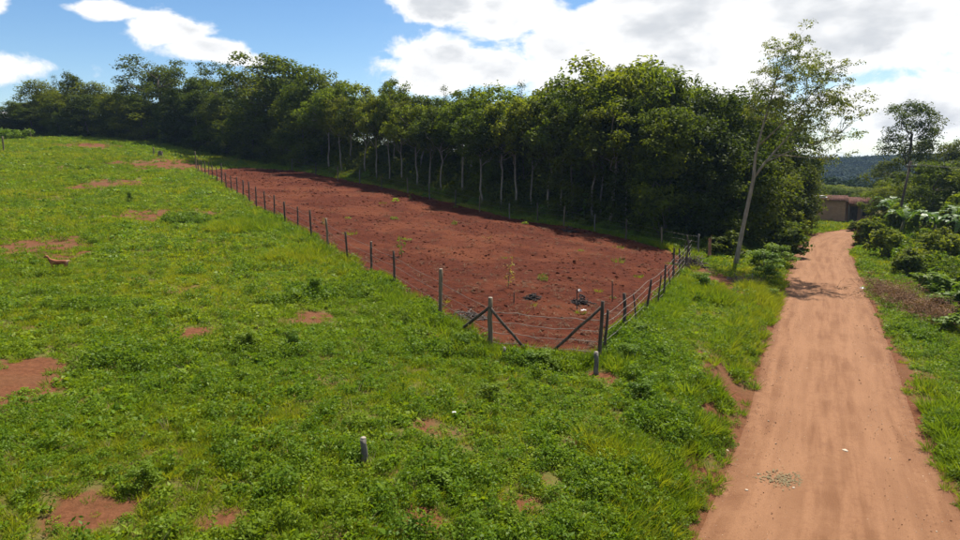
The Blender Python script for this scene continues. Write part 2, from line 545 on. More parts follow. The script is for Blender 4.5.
class MB:
    """collects quads from tubes and boxes; build() makes ONE mesh"""
    def __init__(self):
        self.v = []
        self.f = []
        self.n = 0

    def add(self, v, f):
        self.v.append(np.asarray(v, float))
        self.f.append(np.asarray(f, int) + self.n)
        self.n += len(v)
        return self

    def tube(self, pts, rad, sides=7, cap=True, wob=0.0):
        pts = np.asarray(pts, float)
        n = len(pts)
        rad = np.broadcast_to(np.asarray(rad, float), (n,))
        tan = np.gradient(pts, axis=0)
        tan /= np.linalg.norm(tan, axis=1)[:, None] + 1e-9
        ref = np.array((1.0, 0.2, 0.0)) if abs(tan[0][2]) > 0.6 else np.array((0.0, 0.1, 1.0))
        a = np.cross(tan, ref)
        a /= np.linalg.norm(a, axis=1)[:, None] + 1e-9
        b = np.cross(tan, a)
        th = np.arange(sides) / sides * 2 * math.pi
        rr = rad[:, None] * (1 + wob * rng.uniform(-1, 1, (n, sides)))
        v = pts[:, None, :] + rr[..., None] * (np.cos(th)[None, :, None] * a[:, None, :] + np.sin(th)[None, :, None] * b[:, None, :])
        v = v.reshape(-1, 3)
        i = np.arange(n - 1)[:, None] * sides
        j = np.arange(sides)[None, :]
        j2 = (j + 1) % sides
        f = np.stack([i + j, i + j2, i + sides + j2, i + sides + j], -1).reshape(-1, 4)
        if cap:
            v = np.concatenate([v, pts[:1], pts[-1:]])
            c0, c1 = n * sides, n * sides + 1
            jj = np.arange(0, sides)
            k2 = (jj + 1) % sides
            f0 = np.stack([np.full(sides, c0), k2, jj, jj], -1)
            f1 = np.stack([np.full(sides, c1), (n - 1) * sides + jj, (n - 1) * sides + k2, (n - 1) * sides + k2], -1)
            self.tri = getattr(self, 'tri', [])
            self.tri.append(np.concatenate([f0[:, :3], f1[:, :3]]) + self.n)
        self.add(v, f)
        return self

    def box(self, x0, x1, y0, y1, z0, z1):
        v = [(x, y, z) for z in (z0, z1) for y in (y0, y1) for x in (x0, x1)]
        self.add(v, [(0, 2, 3, 1), (4, 5, 7, 6), (0, 1, 5, 4), (2, 6, 7, 3), (0, 4, 6, 2), (1, 3, 7, 5)])
        return self

    def build(self, name, mat, parent=None, loc=None, smooth=True):
        v = np.concatenate(self.v)
        faces = [tuple(int(i) for i in q) for q in np.concatenate(self.f)]
        for t in getattr(self, 'tri', []):
            faces += [tuple(int(i) for i in q) for q in t]
        me = bpy.data.meshes.new(name)
        me.from_pydata(v.tolist(), [], faces)
        me.materials.append(mat)
        if smooth:
            me.polygons.foreach_set('use_smooth', np.ones(len(me.polygons), bool))
        me.update()
        return obj(name, me, parent, loc)


def rand_dirs(n, r=rng):
    v = r.normal(size=(n, 3))
    return v / np.linalg.norm(v, axis=1)[:, None]


def leaf_quads(cen, nrm, axis, L, Wd, fold=0.12):
    """diamond leaves: one quad each"""
    axis = axis - nrm * np.sum(axis * nrm, 1)[:, None]
    axis /= np.linalg.norm(axis, axis=1)[:, None] + 1e-9
    side = np.cross(nrm, axis)
    L = np.asarray(L)[:, None]
    Wd = np.asarray(Wd)[:, None]
    up = nrm * Wd * fold
    v = np.stack([cen - axis * L * 0.5, cen + side * Wd * 0.5 + up - axis * L * 0.06, cen + axis * L * 0.5, cen - side * Wd * 0.5 + up - axis * L * 0.06], 1).reshape(-1, 3)
    f = np.arange(len(cen) * 4).reshape(-1, 4)
    return v, f


# ------------------------------------------------------------------ materials
def new_mat(name):
    m = bpy.data.materials.new(name)
    m.use_nodes = True
    t = NT(m.node_tree)
    for nd in list(t.n):
        t.n.remove(nd)
    out = t.add('ShaderNodeOutputMaterial')
    return m, t, out


def leaf_mat(name, c_dark, c_light, c_warm, trans=0.4, rough=0.5, patch=0.12, warm=0.35, spec=0.35):
    m, t, out = new_mat(name)
    at = t.add('ShaderNodeAttribute', attribute_name='tint')
    oi = t.add('ShaderNodeObjectInfo')
    geo = t.add('ShaderNodeNewGeometry')
    big = t.noise(geo.outputs['Position'], patch, 3.0, 0.5)
    f = t.math('ADD', t.math('MULTIPLY', at.outputs['Fac'], 0.6), t.math('MULTIPLY', oi.outputs['Random'], 0.4))
    col = t.mix(f, c_dark, c_light)
    wf = t.math('MULTIPLY', t.ramp(t.math('ADD', big, t.math('MULTIPLY', t.math('SUBTRACT', oi.outputs['Random'], 0.5), 0.25)), 0.42, 0.66), warm)
    col = t.mix(wf, col, c_warm)
    p = t.add('ShaderNodeBsdfPrincipled')
    t.put(p.inputs['Base Color'], col)
    p.inputs['Roughness'].default_value = rough
    p.inputs['Specular IOR Level'].default_value = spec
    tr = t.add('ShaderNodeBsdfTranslucent')
    tcol = t.mix(1.0, col, (1.55, 1.45, 0.55), 'MULTIPLY')
    t.put(tr.inputs['Color'], tcol)
    mx = t.add('ShaderNodeMixShader')
    mx.inputs[0].default_value = trans
    t.l.new(p.outputs[0], mx.inputs[1])
    t.l.new(tr.outputs[0], mx.inputs[2])
    t.l.new(mx.outputs[0], out.inputs[0])
    return m


def solid_mat(name, c1, c2, scale=6.0, rough=0.8, bump=0.0, detail=5.0, stretch=None, coords='Object', spec=0.25, bump_scale=None):
    m, t, out = new_mat(name)
    tcn = t.add('ShaderNodeTexCoord').outputs[coords]
    if stretch:
        mpn = t.add('ShaderNodeMapping')
        mpn.inputs['Scale'].default_value = stretch
        t.l.new(tcn, mpn.inputs[0])
        tcn = mpn.outputs[0]
    nz = t.noise(tcn, scale, detail, 0.6)
    col = t.mix(t.ramp(nz, 0.3, 0.7), c1, c2)
    p = t.add('ShaderNodeBsdfPrincipled')
    t.put(p.inputs['Base Color'], col)
    p.inputs['Roughness'].default_value = rough
    p.inputs['Specular IOR Level'].default_value = spec
    if bump:
        b = t.add('ShaderNodeBump')
        b.inputs['Strength'].default_value = bump
        b.inputs['Distance'].default_value = 0.03
        t.put(b.inputs['Height'], t.noise(tcn, bump_scale or scale * 3, 5.0, 0.65))
        t.l.new(b.outputs[0], p.inputs['Normal'])
    t.l.new(p.outputs[0], out.inputs[0])
    return m


MAT = {}
MAT['grass'] = leaf_mat('grass_blade', (0.082, 0.140, 0.008), (0.165, 0.245, 0.013), (0.26, 0.265, 0.02), 0.42, 0.6, 0.10, 0.7, 0.1)
MAT['weed'] = leaf_mat('weed_leaf', (0.060, 0.120, 0.007), (0.150, 0.235, 0.012), (0.21, 0.26, 0.014), 0.42, 0.5, 0.12, 0.6, 0.12)
MAT['rank'] = leaf_mat('rank_weed_leaf', (0.058, 0.115, 0.007), (0.130, 0.205, 0.012), (0.18, 0.225, 0.013), 0.42, 0.5, 0.3, 0.4, 0.12)
MAT['straw'] = leaf_mat('dry_grass', (0.20, 0.15, 0.07), (0.34, 0.27, 0.13), (0.30, 0.24, 0.10), 0.25, 0.7, 0.3, 0.4, 0.2)
MAT['leaf_dark'] = leaf_mat('dark_tree_leaf', (0.026, 0.042, 0.004), (0.068, 0.098, 0.008), (0.105, 0.11, 0.010), 0.46, 0.55, 0.09, 0.4, 0.06)
MAT['leaf_mid'] = leaf_mat('mid_tree_leaf', (0.036, 0.060, 0.005), (0.098, 0.135, 0.010), (0.14, 0.145, 0.011), 0.50, 0.55, 0.10, 0.5, 0.06)
MAT['leaf_bright'] = leaf_mat('bright_tree_leaf', (0.055, 0.088, 0.006), (0.13, 0.175, 0.011), (0.17, 0.178, 0.013), 0.52, 0.55, 0.12, 0.5, 0.06)
MAT['leaf_far'] = leaf_mat('far_forest_leaf', (0.010, 0.022, 0.010), (0.026, 0.046, 0.020), (0.035, 0.045, 0.018), 0.2, 0.7, 0.01, 0.3, 0.03)
MAT['leaf_tall'] = leaf_mat('tall_tree_leaf', (0.06, 0.095, 0.012), (0.14, 0.175, 0.025), (0.18, 0.17, 0.03), 0.42, 0.45, 0.5, 0.4, 0.2)
MAT['leaf_brown'] = leaf_mat('withered_leaf', (0.06, 0.035, 0.018), (0.13, 0.075, 0.035), (0.10, 0.08, 0.03), 0.25, 0.6, 0.2, 0.4, 0.2)
MAT['brush'] = leaf_mat('dry_brush', (0.11, 0.055, 0.028), (0.24, 0.14, 0.078), (0.19, 0.105, 0.055), 0.2, 0.75, 0.5, 0.4, 0.15)
MAT['banana'] = leaf_mat('banana_leaf', (0.05, 0.105, 0.016), (0.095, 0.165, 0.026), (0.12, 0.16, 0.028), 0.35, 0.45, 0.6, 0.3, 0.22)
MAT['bark'] = solid_mat('dark_bark', (0.07, 0.055, 0.04), (0.15, 0.12, 0.09), 9, 0.85, 0.5, stretch=(1, 1, 0.25))
MAT['bark_pale'] = solid_mat('pale_bark', (0.13, 0.108, 0.075), (0.29, 0.24, 0.17), 5, 0.8, 0.35, stretch=(1, 1, 0.3))
MAT['post'] = solid_mat('weathered_post', (0.04, 0.03, 0.022), (0.105, 0.078, 0.056), 14, 0.85, 0.5, stretch=(1, 1, 0.12))
MAT['post_pale'] = solid_mat('pale_post', (0.10, 0.075, 0.045), (0.21, 0.158, 0.098), 12, 0.8, 0.4, stretch=(1, 1, 0.12))
MAT['post_grey'] = solid_mat('grey_post', (0.075, 0.066, 0.055), (0.165, 0.145, 0.12), 18, 0.85, 0.5, stretch=(1, 1, 0.15))
MAT['cutwood'] = solid_mat('cut_wood', (0.22, 0.18, 0.13), (0.38, 0.33, 0.26), 20, 0.8)
MAT['wire'] = solid_mat('fence_wire', (0.10, 0.08, 0.065), (0.19, 0.165, 0.14), 3, 0.55)
MAT['char'] = solid_mat('charred_wood', (0.012, 0.010, 0.009), (0.06, 0.045, 0.038), 8, 0.9)
MAT['ashstick'] = solid_mat('ashy_sticks', (0.05, 0.042, 0.036), (0.15, 0.13, 0.11), 8, 0.9)
MAT['white'] = solid_mat('white_plastic', (0.42, 0.42, 0.40), (0.62, 0.62, 0.60), 12, 0.5)
MAT['rock'] = solid_mat('pale_stone', (0.36, 0.27, 0.19), (0.55, 0.45, 0.33), 9, 0.85, 0.3)
MAT['peeled'] = solid_mat('peeled_wood', (0.20, 0.085, 0.045), (0.36, 0.18, 0.10), 6, 0.7, 0.3, stretch=(1, 1, 0.3))
MAT['clod'] = solid_mat('soil_clod', (0.070, 0.0185, 0.0058), (0.13, 0.036, 0.012), 3, 0.95, 0.0, coords='Object')
MAT['goat'] = solid_mat('tan_coat', (0.36, 0.17, 0.07), (0.50, 0.27, 0.13), 5, 0.8)
MAT['pale_coat'] = solid_mat('pale_coat', (0.55, 0.45, 0.35), (0.66, 0.58, 0.48), 8, 0.8)
MAT['dark_hole'] = solid_mat('dark_interior', (0.012, 0.011, 0.010), (0.02, 0.018, 0.016), 4, 0.9)
# ------------------------------------------------------------------ ground
def bare_mask(x, y):
    """0 grass .. 1 bare red earth"""
    x = np.asarray(x, float)
    y = np.asarray(y, float)
    b = np.zeros(x.shape)
    wob = fbm(x, y, 0.9, 3, 21)
    wob2 = fbm(x, y, 2.6, 2, 33)
    for (cx, cy, rx, ry, s) in BARE:
        q = np.sqrt(((x - cx) / (1.2 * rx)) ** 2 + ((y - cy) / (1.2 * ry)) ** 2) + 0.6 * wob + 0.4 * wob2
        b = np.maximum(b, s * (1 - sstep(0.35, 1.35, q)))
    n = fbm(x, y, 0.32, 4, 50) + 0.30 * wob2
    b = np.maximum(b, 0.7 * sstep(0.36, 0.80, n))
    d, half = road_dist(x, y)
    edge = 1 - sstep(half - 0.25 + 0.3 * wob, half + 0.5 + 0.5 * wob, d)
    b = np.maximum(b, edge)
    return np.clip(b, 0, 1)


def axis_steps(lo, hi, step, far, grow=1.16):
    a = list(np.arange(lo, hi + 1e-6, step))
    s = step
    v = a[-1]
    while v < far:
        s *= grow
        v += s
        a.append(v)
    s = step
    v = a[0]
    pre = []
    while v > -far:
        s *= grow
        v -= s
        pre.append(v)
    return np.array(pre[::-1] + a)


gx = axis_steps(-60, 46, 0.4, 3500)
gy = axis_steps(3, 112, 0.4, 3500)
X, Y = np.meshgrid(gx, gy)
Z = height(X, Y)
pd = plot_dist(X, Y)
rdist, rhalf = road_dist(X, Y)
Zg = Z - 0.16 * sstep(0.25, 0.7, pd) - 0.10 * sstep(0.15, 0.6, rhalf - rdist)
near = (np.hypot(X, Y) < 140)
bare = np.zeros(X.shape)
bare[near] = bare_mask(X[near], Y[near])
bare = np.maximum(bare, sstep(-0.5, 0.2, pd + 0.25 * fbm(X, Y, 0.8, 3, 4)))
ny, nx = X.shape
idx = np.arange(nx * ny).reshape(ny, nx)
gf = np.stack([idx[:-1, :-1], idx[:-1, 1:], idx[1:, 1:], idx[1:, :-1]], -1).reshape(-1, 4)

m, t, out = new_mat('field_soil')
geo = t.add('ShaderNodeNewGeometry')
pos = geo.outputs['Position']
atb = t.add('ShaderNodeAttribute', attribute_name='bare')
n1 = t.noise(pos, 0.35, 5, 0.6)
n2 = t.noise(pos, 7.0, 6, 0.7)
green = t.mix(t.ramp(n2, 0.3, 0.7), (0.065, 0.072, 0.013), (0.13, 0.115, 0.028))
green = t.mix(t.ramp(n1, 0.45, 0.7), green, (0.11, 0.07, 0.027))
soil = t.mix(t.ramp(n2, 0.3, 0.75), (0.085, 0.030, 0.012), (0.155, 0.060, 0.027))
soil = t.mix(t.math('MULTIPLY', t.ramp(n1, 0.4, 0.65), 0.6), soil, (0.12, 0.060, 0.026))
fac = t.ramp(t.math('ADD', atb.outputs['Fac'], t.math('MULTIPLY', t.math('SUBTRACT', n2, 0.5), 0.8)), 0.2, 0.6)
col = t.mix(fac, green, soil)
p = t.add('ShaderNodeBsdfPrincipled')
t.put(p.inputs['Base Color'], col)
p.inputs['Roughness'].default_value = 0.95
p.inputs['Specular IOR Level'].default_value = 0.1
b = t.add('ShaderNodeBump')
b.inputs['Strength'].default_value = 0.8
b.inputs['Distance'].default_value = 0.06
t.put(b.inputs['Height'], t.noise(pos, 9.0, 6, 0.7))
t.l.new(b.outputs[0], p.inputs['Normal'])
t.l.new(p.outputs[0], out.inputs[0])
MAT['field'] = m
me = np_mesh('ground', np.stack([X, Y, Zg], -1), gf, [m], True)
a = me.attributes.new('bare', 'FLOAT', 'POINT')
a.data.foreach_set('value', bare.ravel().astype(np.float32))
ground_obj = obj('ground', me)
tag(ground_obj, 'sloping green field with patches of bare reddish earth', 'field', kind='structure')

# ---- the road: a crowned sheet with two worn wheel tracks
seg = []
hw = []
for k in range(len(ROAD) - 1):
    n = max(2, int(np.hypot(*(ROAD[k + 1] - ROAD[k])) / 0.35))
    for i in range(n):
        f_ = i / n
        seg.append(ROAD[k] * (1 - f_) + ROAD[k + 1] * f_)
        hw.append(ROAD_HALF[k] * (1 - f_) + ROAD_HALF[k + 1] * f_)
seg = np.array(seg)
hw = np.array(hw)
ker = np.ones(15) / 15
for _ in range(2):
    ps = np.pad(seg, ((7, 7), (0, 0)), mode='edge')
    seg = np.stack([np.convolve(ps[:, c], ker, 'valid') for c in (0, 1)], -1)
tn = np.gradient(seg, axis=0)
tn /= np.linalg.norm(tn, axis=1)[:, None]
nr = np.stack([tn[:, 1], -tn[:, 0]], -1)
U = np.linspace(-1, 1, 25)
RX = seg[:, None, 0] + nr[:, None, 0] * U[None] * (hw[:, None] + 0.10)
RY = seg[:, None, 1] + nr[:, None, 1] * U[None] * (hw[:, None] + 0.10)
along = np.arange(len(seg))[:, None] * 0.35
RZ = 0.035 * (1 - U[None] ** 2) + 0.02 * fbm(RX, RY, 0.5, 3, 61) + 0.010 * fbm(RX, RY, 2.4, 3, 71)
for tr0 in (-0.46, 0.44):
    RZ = RZ - 0.035 * np.exp(-((U[None] - tr0 - 0.06 * vnoise(along, along * 0, 0.15, 3)) / 0.14) ** 2)
RZ = RZ + 0.008 - 0.12 * sstep(0.955, 1.0, np.abs(U))[None]
RU = np.broadcast_to(U[None], RX.shape)
n_, m_ = RX.shape
idx = np.arange(n_ * m_).reshape(n_, m_)
rf = np.stack([idx[:-1, :-1], idx[:-1, 1:], idx[1:, 1:], idx[1:, :-1]], -1).reshape(-1, 4)
m, t, out = new_mat('dirt_road')
geo = t.add('ShaderNodeNewGeometry')
pos = geo.outputs['Position']
atu = t.add('ShaderNodeAttribute', attribute_name='across')
ats = t.add('ShaderNodeAttribute', attribute_name='along')
cmb = t.add('ShaderNodeCombineXYZ')
t.l.new(atu.outputs['Fac'], cmb.inputs[0])
t.l.new(t.math('MULTIPLY', ats.outputs['Fac'], 0.035), cmb.inputs[1])
streak = t.noise(cmb.outputs[0], 7.0, 5, 0.6)
n1 = t.noise(pos, 0.5, 4, 0.6)
n2 = t.noise(pos, 14.0, 6, 0.75)
n3 = t.noise(pos, 2.4, 5, 0.65)
col = t.mix(t.ramp(streak, 0.36, 0.64), (0.145, 0.065, 0.029), (0.216, 0.106, 0.052))
col = t.mix(t.math('MULTIPLY', t.ramp(n1, 0.4, 0.7), 0.55), col, (0.235, 0.12, 0.060))
col = t.mix(t.math('MULTIPLY', t.ramp(n2, 0.5, 0.72), 0.4), col, (0.118, 0.055, 0.026))
col = t.mix(t.math('MULTIPLY', t.ramp(n3, 0.55, 0.75), 0.4), col, (0.155, 0.074, 0.038))
crumb = t.noise(pos, 5.5, 8, 0.8)
col = t.mix(t.math('MULTIPLY', t.ramp(crumb, 0.5, 0.66), 0.5), col, (0.125, 0.052, 0.024))
fine = t.noise(pos, 60.0, 4, 0.8)
col = t.mix(t.math('MULTIPLY', t.ramp(fine, 0.52, 0.7), 0.45), col, (0.10, 0.045, 0.022))
col = t.mix(t.math('MULTIPLY', t.ramp(fine, 0.46, 0.3), 0.35), col, (0.30, 0.18, 0.10))
worn = t.math('MULTIPLY', t.ramp(t.math('ABSOLUTE', t.math('SUBTRACT', t.math('ABSOLUTE', t.math('ADD', atu.outputs['Fac'], t.math('MULTIPLY', t.math('SUBTRACT', n1, 0.5), 0.25))), 0.45)), 0.24, 0.08), 0.4)
col = t.mix(worn, col, (0.232, 0.118, 0.060))
# loose darker soil along both edges
ed = t.ramp(t.math('ADD', t.math('ABSOLUTE', atu.outputs['Fac']), t.math('MULTIPLY', t.math('SUBTRACT', n3, 0.5), 0.5)), 0.74, 0.98)
col = t.mix(t.math('MULTIPLY', ed, 0.65), col, (0.128, 0.054, 0.025))
p = t.add('ShaderNodeBsdfPrincipled')
t.put(p.inputs['Base Color'], col)
p.inputs['Roughness'].default_value = 0.92
p.inputs['Specular IOR Level'].default_value = 0.15
b = t.add('ShaderNodeBump')
b.inputs['Strength'].default_value = 0.55
b.inputs['Distance'].default_value = 0.03
t.put(b.inputs['Height'], t.math('ADD', t.math('MULTIPLY', t.noise(pos, 22.0, 8, 0.8), 1.4), t.math('MULTIPLY', streak, 1.2)))
t.l.new(b.outputs[0], p.inputs['Normal'])
t.l.new(p.outputs[0], out.inputs[0])
me = np_mesh('dirt_road', np.stack([RX, RY, RZ], -1), rf, [m], True)
for nm, arr in (('across', RU), ('along', np.broadcast_to(along, RX.shape))):
    a = me.attributes.new(nm, 'FLOAT', 'POINT')
    a.data.foreach_set('value', np.ascontiguousarray(arr, dtype=np.float32).ravel())
tag(obj('dirt_road', me), 'pale orange dirt road with worn wheel tracks', 'road', kind='structure')


# ---- the dug plot: lumpy tilled red earth
px = np.arange(-35, 14.5, 0.17)
py = np.arange(18.5, 87, 0.17)
X, Y = np.meshgrid(px, py)
pd = plot_dist(X, Y) + 0.3 * fbm(X, Y, 0.8, 3, 4)
keep = pd > -0.30
dig = fbm(X, Y, 1.1, 4, 81)
dig2 = fbm(X, Y, 3.1, 3, 91)
edge = sstep(-0.3, 0.5, pd)
PZ = np.zeros(X.shape)
PZ[keep] = height(X[keep], Y[keep])
# low heaps thrown up by the hoe, with hollows between
PZ = PZ - 0.14 * (1 - edge) + edge * (0.02 + 0.06 * dig + 0.05 * fbm(X, Y, 0.5, 2, 83) + 0.05 * np.abs(dig2) + 0.02 * vnoise(X, Y, 5.5, 15))
cell = keep[:-1, :-1] & keep[:-1, 1:] & keep[1:, 1:] & keep[1:, :-1]
ny, nx = X.shape
idx = np.arange(nx * ny).reshape(ny, nx)
pf = np.stack([idx[:-1, :-1], idx[:-1, 1:], idx[1:, 1:], idx[1:, :-1]], -1)[cell]
used = np.unique(pf)
remap = np.zeros(nx * ny, int)
remap[used] = np.arange(len(used))
pv = np.stack([X, Y, PZ], -1).reshape(-1, 3)[used]
m, t, out = new_mat('tilled_red_earth')
geo = t.add('ShaderNodeNewGeometry')
pos = geo.outputs['Position']
n1 = t.noise(pos, 0.28, 4, 0.6)
n2 = t.noise(pos, 3.0, 6, 0.7)
n3 = t.noise(pos, 13.0, 5, 0.7)
col = t.mix(t.ramp(n2, 0.3, 0.7), (0.046, 0.0092, 0.0029), (0.090, 0.0202, 0.0064))
col = t.mix(t.math('MULTIPLY', t.ramp(n1, 0.46, 0.64), 0.75), col, (0.118, 0.034, 0.013))
col = t.mix(t.math('MULTIPLY', t.ramp(n3, 0.5, 0.75), 0.5), col, (0.036, 0.0105, 0.0045))
p = t.add('ShaderNodeBsdfPrincipled')
t.put(p.inputs['Base Color'], col)
p.inputs['Roughness'].default_value = 0.95
p.inputs['Specular IOR Level'].default_value = 0.1
b = t.add('ShaderNodeBump')
b.inputs['Strength'].default_value = 0.9
b.inputs['Distance'].default_value = 0.14
t.put(b.inputs['Height'], t.noise(pos, 6.0, 7, 0.75))
t.l.new(b.outputs[0], p.inputs['Normal'])
t.l.new(p.outputs[0], out.inputs[0])
MAT['plot'] = m
me = np_mesh('tilled_plot', pv, remap[pf], [m], False)
tag(obj('tilled_plot', me), 'freshly dug plot of dark red earth', 'soil', kind='structure')
# ------------------------------------------------------------------ scatter (only for what nobody could count)
_gn = {}


def scatter(name, pts, rot, scl, idx, protos, label, cat, parent=None):
    col = bpy.data.collections.new(name + '_source')
    for k, me in enumerate(protos):
        o = bpy.data.objects.new('%s_source_%02d' % (name, k), me)
        col.objects.link(o)
    me = bpy.data.meshes.new(name)
    me.vertices.add(len(pts))
    me.vertices.foreach_set('co', np.asarray(pts, np.float32).ravel())
    a = me.attributes.new('rot', 'FLOAT_VECTOR', 'POINT')
    a.data.foreach_set('vector', np.asarray(rot, np.float32).ravel())
    a = me.attributes.new('scl', 'FLOAT', 'POINT')
    a.data.foreach_set('value', np.asarray(scl, np.float32))
    a = me.attributes.new('idx', 'INT', 'POINT')
    a.data.foreach_set('value', np.asarray(idx, np.int32))
    o = obj(name, me, parent)
    g = bpy.data.node_groups.new(name, 'GeometryNodeTree')
    g.interface.new_socket('Geometry', in_out='INPUT', socket_type='NodeSocketGeometry')
    g.interface.new_socket('Geometry', in_out='OUTPUT', socket_type='NodeSocketGeometry')
    gi = g.nodes.new('NodeGroupInput')
    go = g.nodes.new('NodeGroupOutput')
    ip = g.nodes.new('GeometryNodeInstanceOnPoints')
    ci = g.nodes.new('GeometryNodeCollectionInfo')
    ci.inputs['Collection'].default_value = col
    ci.inputs['Separate Children'].default_value = True
    ci.inputs['Reset Children'].default_value = True
    def na(nm, ty):
        nd = g.nodes.new('GeometryNodeInputNamedAttribute')
        nd.data_type = ty
        nd.inputs['Name'].default_value = nm
        return nd.outputs['Attribute']
    L = g.links.new
    L(gi.outputs[0], ip.inputs['Points'])
    L(ci.outputs[0], ip.inputs['Instance'])
    ip.inputs['Pick Instance'].default_value = True
    L(na('idx', 'INT'), ip.inputs['Instance Index'])
    L(na('rot', 'FLOAT_VECTOR'), ip.inputs['Rotation'])
    L(na('scl', 'FLOAT'), ip.inputs['Scale'])
    L(ip.outputs[0], go.inputs[0])
    md = o.modifiers.new('scatter', 'NODES')
    md.node_group = g
    tag(o, label, cat, kind='stuff')
    return o


def weed_mesh(n, rad, hgt, L, Wd, mat, seed, up=0.9, stems=True):
    r = np.random.default_rng(seed)
    ang = r.uniform(0, 2 * math.pi, n)
    rr = rad * np.sqrt(r.uniform(0, 1, n))
    zz = hgt * (0.15 + 0.85 * r.uniform(0, 1, n) * (1 - 0.45 * (rr / rad) ** 2))
    c = np.stack([rr * np.cos(ang), rr * np.sin(ang), zz], -1)
    out_ = np.stack([np.cos(ang), np.sin(ang), np.zeros(n)], -1)
    nrm = rand_dirs(n, r) * 0.75 + np.array((0, 0, up)) + out_ * 0.25
    nrm /= np.linalg.norm(nrm, axis=1)[:, None]
    ax = out_ + rand_dirs(n, r) * 0.9
    v, f = leaf_quads(c, nrm, ax, L * r.uniform(0.6, 1.25, n), Wd * r.uniform(0.6, 1.2, n))
    tint = np.clip(r.normal(0.5, 0.25, n), 0, 1)
    return np_mesh('weed', v, f, [mat], False, tint)


def grass_mesh(n, rad, hgt, Wd, mat, seed, lean=0.5):
    r = np.random.default_rng(seed)
    ang = r.uniform(0, 2 * math.pi, n)
    rr = rad * np.sqrt(r.uniform(0, 1, n))
    base = np.stack([rr * np.cos(ang), rr * np.sin(ang), np.zeros(n) - 0.01], -1)
    d = np.stack([np.cos(ang), np.sin(ang), np.zeros(n)], -1) * lean + rand_dirs(n, r) * 0.45
    d[:, 2] = np.abs(d[:, 2]) * 0.5 + 0.75
    d /= np.linalg.norm(d, axis=1)[:, None]
    Ls = hgt * r.uniform(0.5, 1.2, n)
    side = np.cross(d, rand_dirs(n, r))
    side /= np.linalg.norm(side, axis=1)[:, None]
    w = Wd * r.uniform(0.6, 1.3, n)
    bend = d * 1.0
    bend[:, 2] *= 0.35
    bend /= np.linalg.norm(bend, axis=1)[:, None]
    mid = base + d * Ls[:, None] * 0.6
    tip = mid + (d * 0.5 + bend * 0.5) * Ls[:, None] * 0.4
    s = side * w[:, None] * 0.5
    v = np.stack([base - s, base + s, mid + s, mid - s, tip], 1).reshape(-1, 3)
    k = np.arange(n)[:, None] * 5
    f = np.concatenate([k + np.array([0, 1, 2, 3]), k + np.array([3, 2, 4, 4])], 0)
    # keep quads only: the tip quad repeats its last corner a hair apart
    v2 = np.concatenate([v, (tip + side * 0.002)], 0)
    f2 = f.copy()
    f2[n:, 3] = 5 * n + np.arange(n)
    f2[n:, :] = f2[n:, [0, 1, 2, 3]]
    f2[n:, 2], f2[n:, 3] = 5 * n + np.arange(n), k[:, 0] + 4
    tint = np.clip(r.normal(0.5, 0.25, n), 0, 1)
    return np_mesh('grass', v2, f2, [mat], False, np.r_[tint, tint])


PROTO = []
for s in range(4):
    PROTO.append(weed_mesh(60, 0.17, 0.13, 0.060, 0.036, MAT['weed'], 100 + s))          # 0-3 low broad-leaved weeds
for s in range(4):
    PROTO.append(grass_mesh(55, 0.16, 0.17, 0.011, MAT['grass'], 200 + s))               # 4-7 grass
for s in range(3):
    PROTO.append(weed_mesh(130, 0.26, 0.42, 0.085, 0.045, MAT['rank'], 300 + s, 0.7))    # 8-10 rank weeds
PROTO.append(grass_mesh(22, 0.16, 0.16, 0.008, MAT['straw'], 400, 0.9))                  # 11-12 straw
PROTO.append(grass_mesh(16, 0.2, 0.26, 0.007, MAT['straw'], 401, 0.8))
for s in range(2):
    PROTO.append(grass_mesh(80, 0.15, 0.42, 0.014, MAT['grass'], 500 + s, 0.45))         # 13-14 tall grass
for s in range(2):
    PROTO.append(weed_mesh(26, 0.19, 0.16, 0.13, 0.085, MAT['weed'], 600 + s, 0.8))      # 15-16 larger leaves
for s in range(3):
    PROTO.append(grass_mesh(60, 0.30, 0.20, 0.026, MAT['grass'], 700 + s, 0.6))          # 17-19 coarse grass for the far slope


def stalk_mesh(seed, h):
    r = np.random.default_rng(seed)
    a = grass_mesh(5, 0.05, h, 0.012, MAT['straw'], seed, 0.25)
    return a


for s in range(2):
    PROTO.append(weed_mesh(34, 0.12, 0.62, 0.10, 0.045, MAT['rank'], 820 + s, 0.5))      # 20-21 tall leafy stalks
PROTO.append(stalk_mesh(830, 0.55))                                                      # 22 seed stalks


def polar_points(n, r0, r1, a0=-46, a1=46):
    r_ = np.sqrt(rng.uniform(r0 * r0, r1 * r1, n))
    a_ = np.radians(rng.uniform(a0, a1, n))
    return r_ * np.sin(a_), r_ * np.cos(a_)


def wood_edge_y(x):
    return np.interp(x, [-100, -72, -50, -34, -22.9, -15.4, -9.7, -4.5, 0.2, 2.5, 6.5, 10.3, 12.4, 14.3, 18, 26, 31, 34], [116, 110, 104, 96, 86.3, 77.3, 71.0, 65.6, 58.7, 55.7, 53.2, 49.2, 47.3, 46, 47, 57, 66, 74])


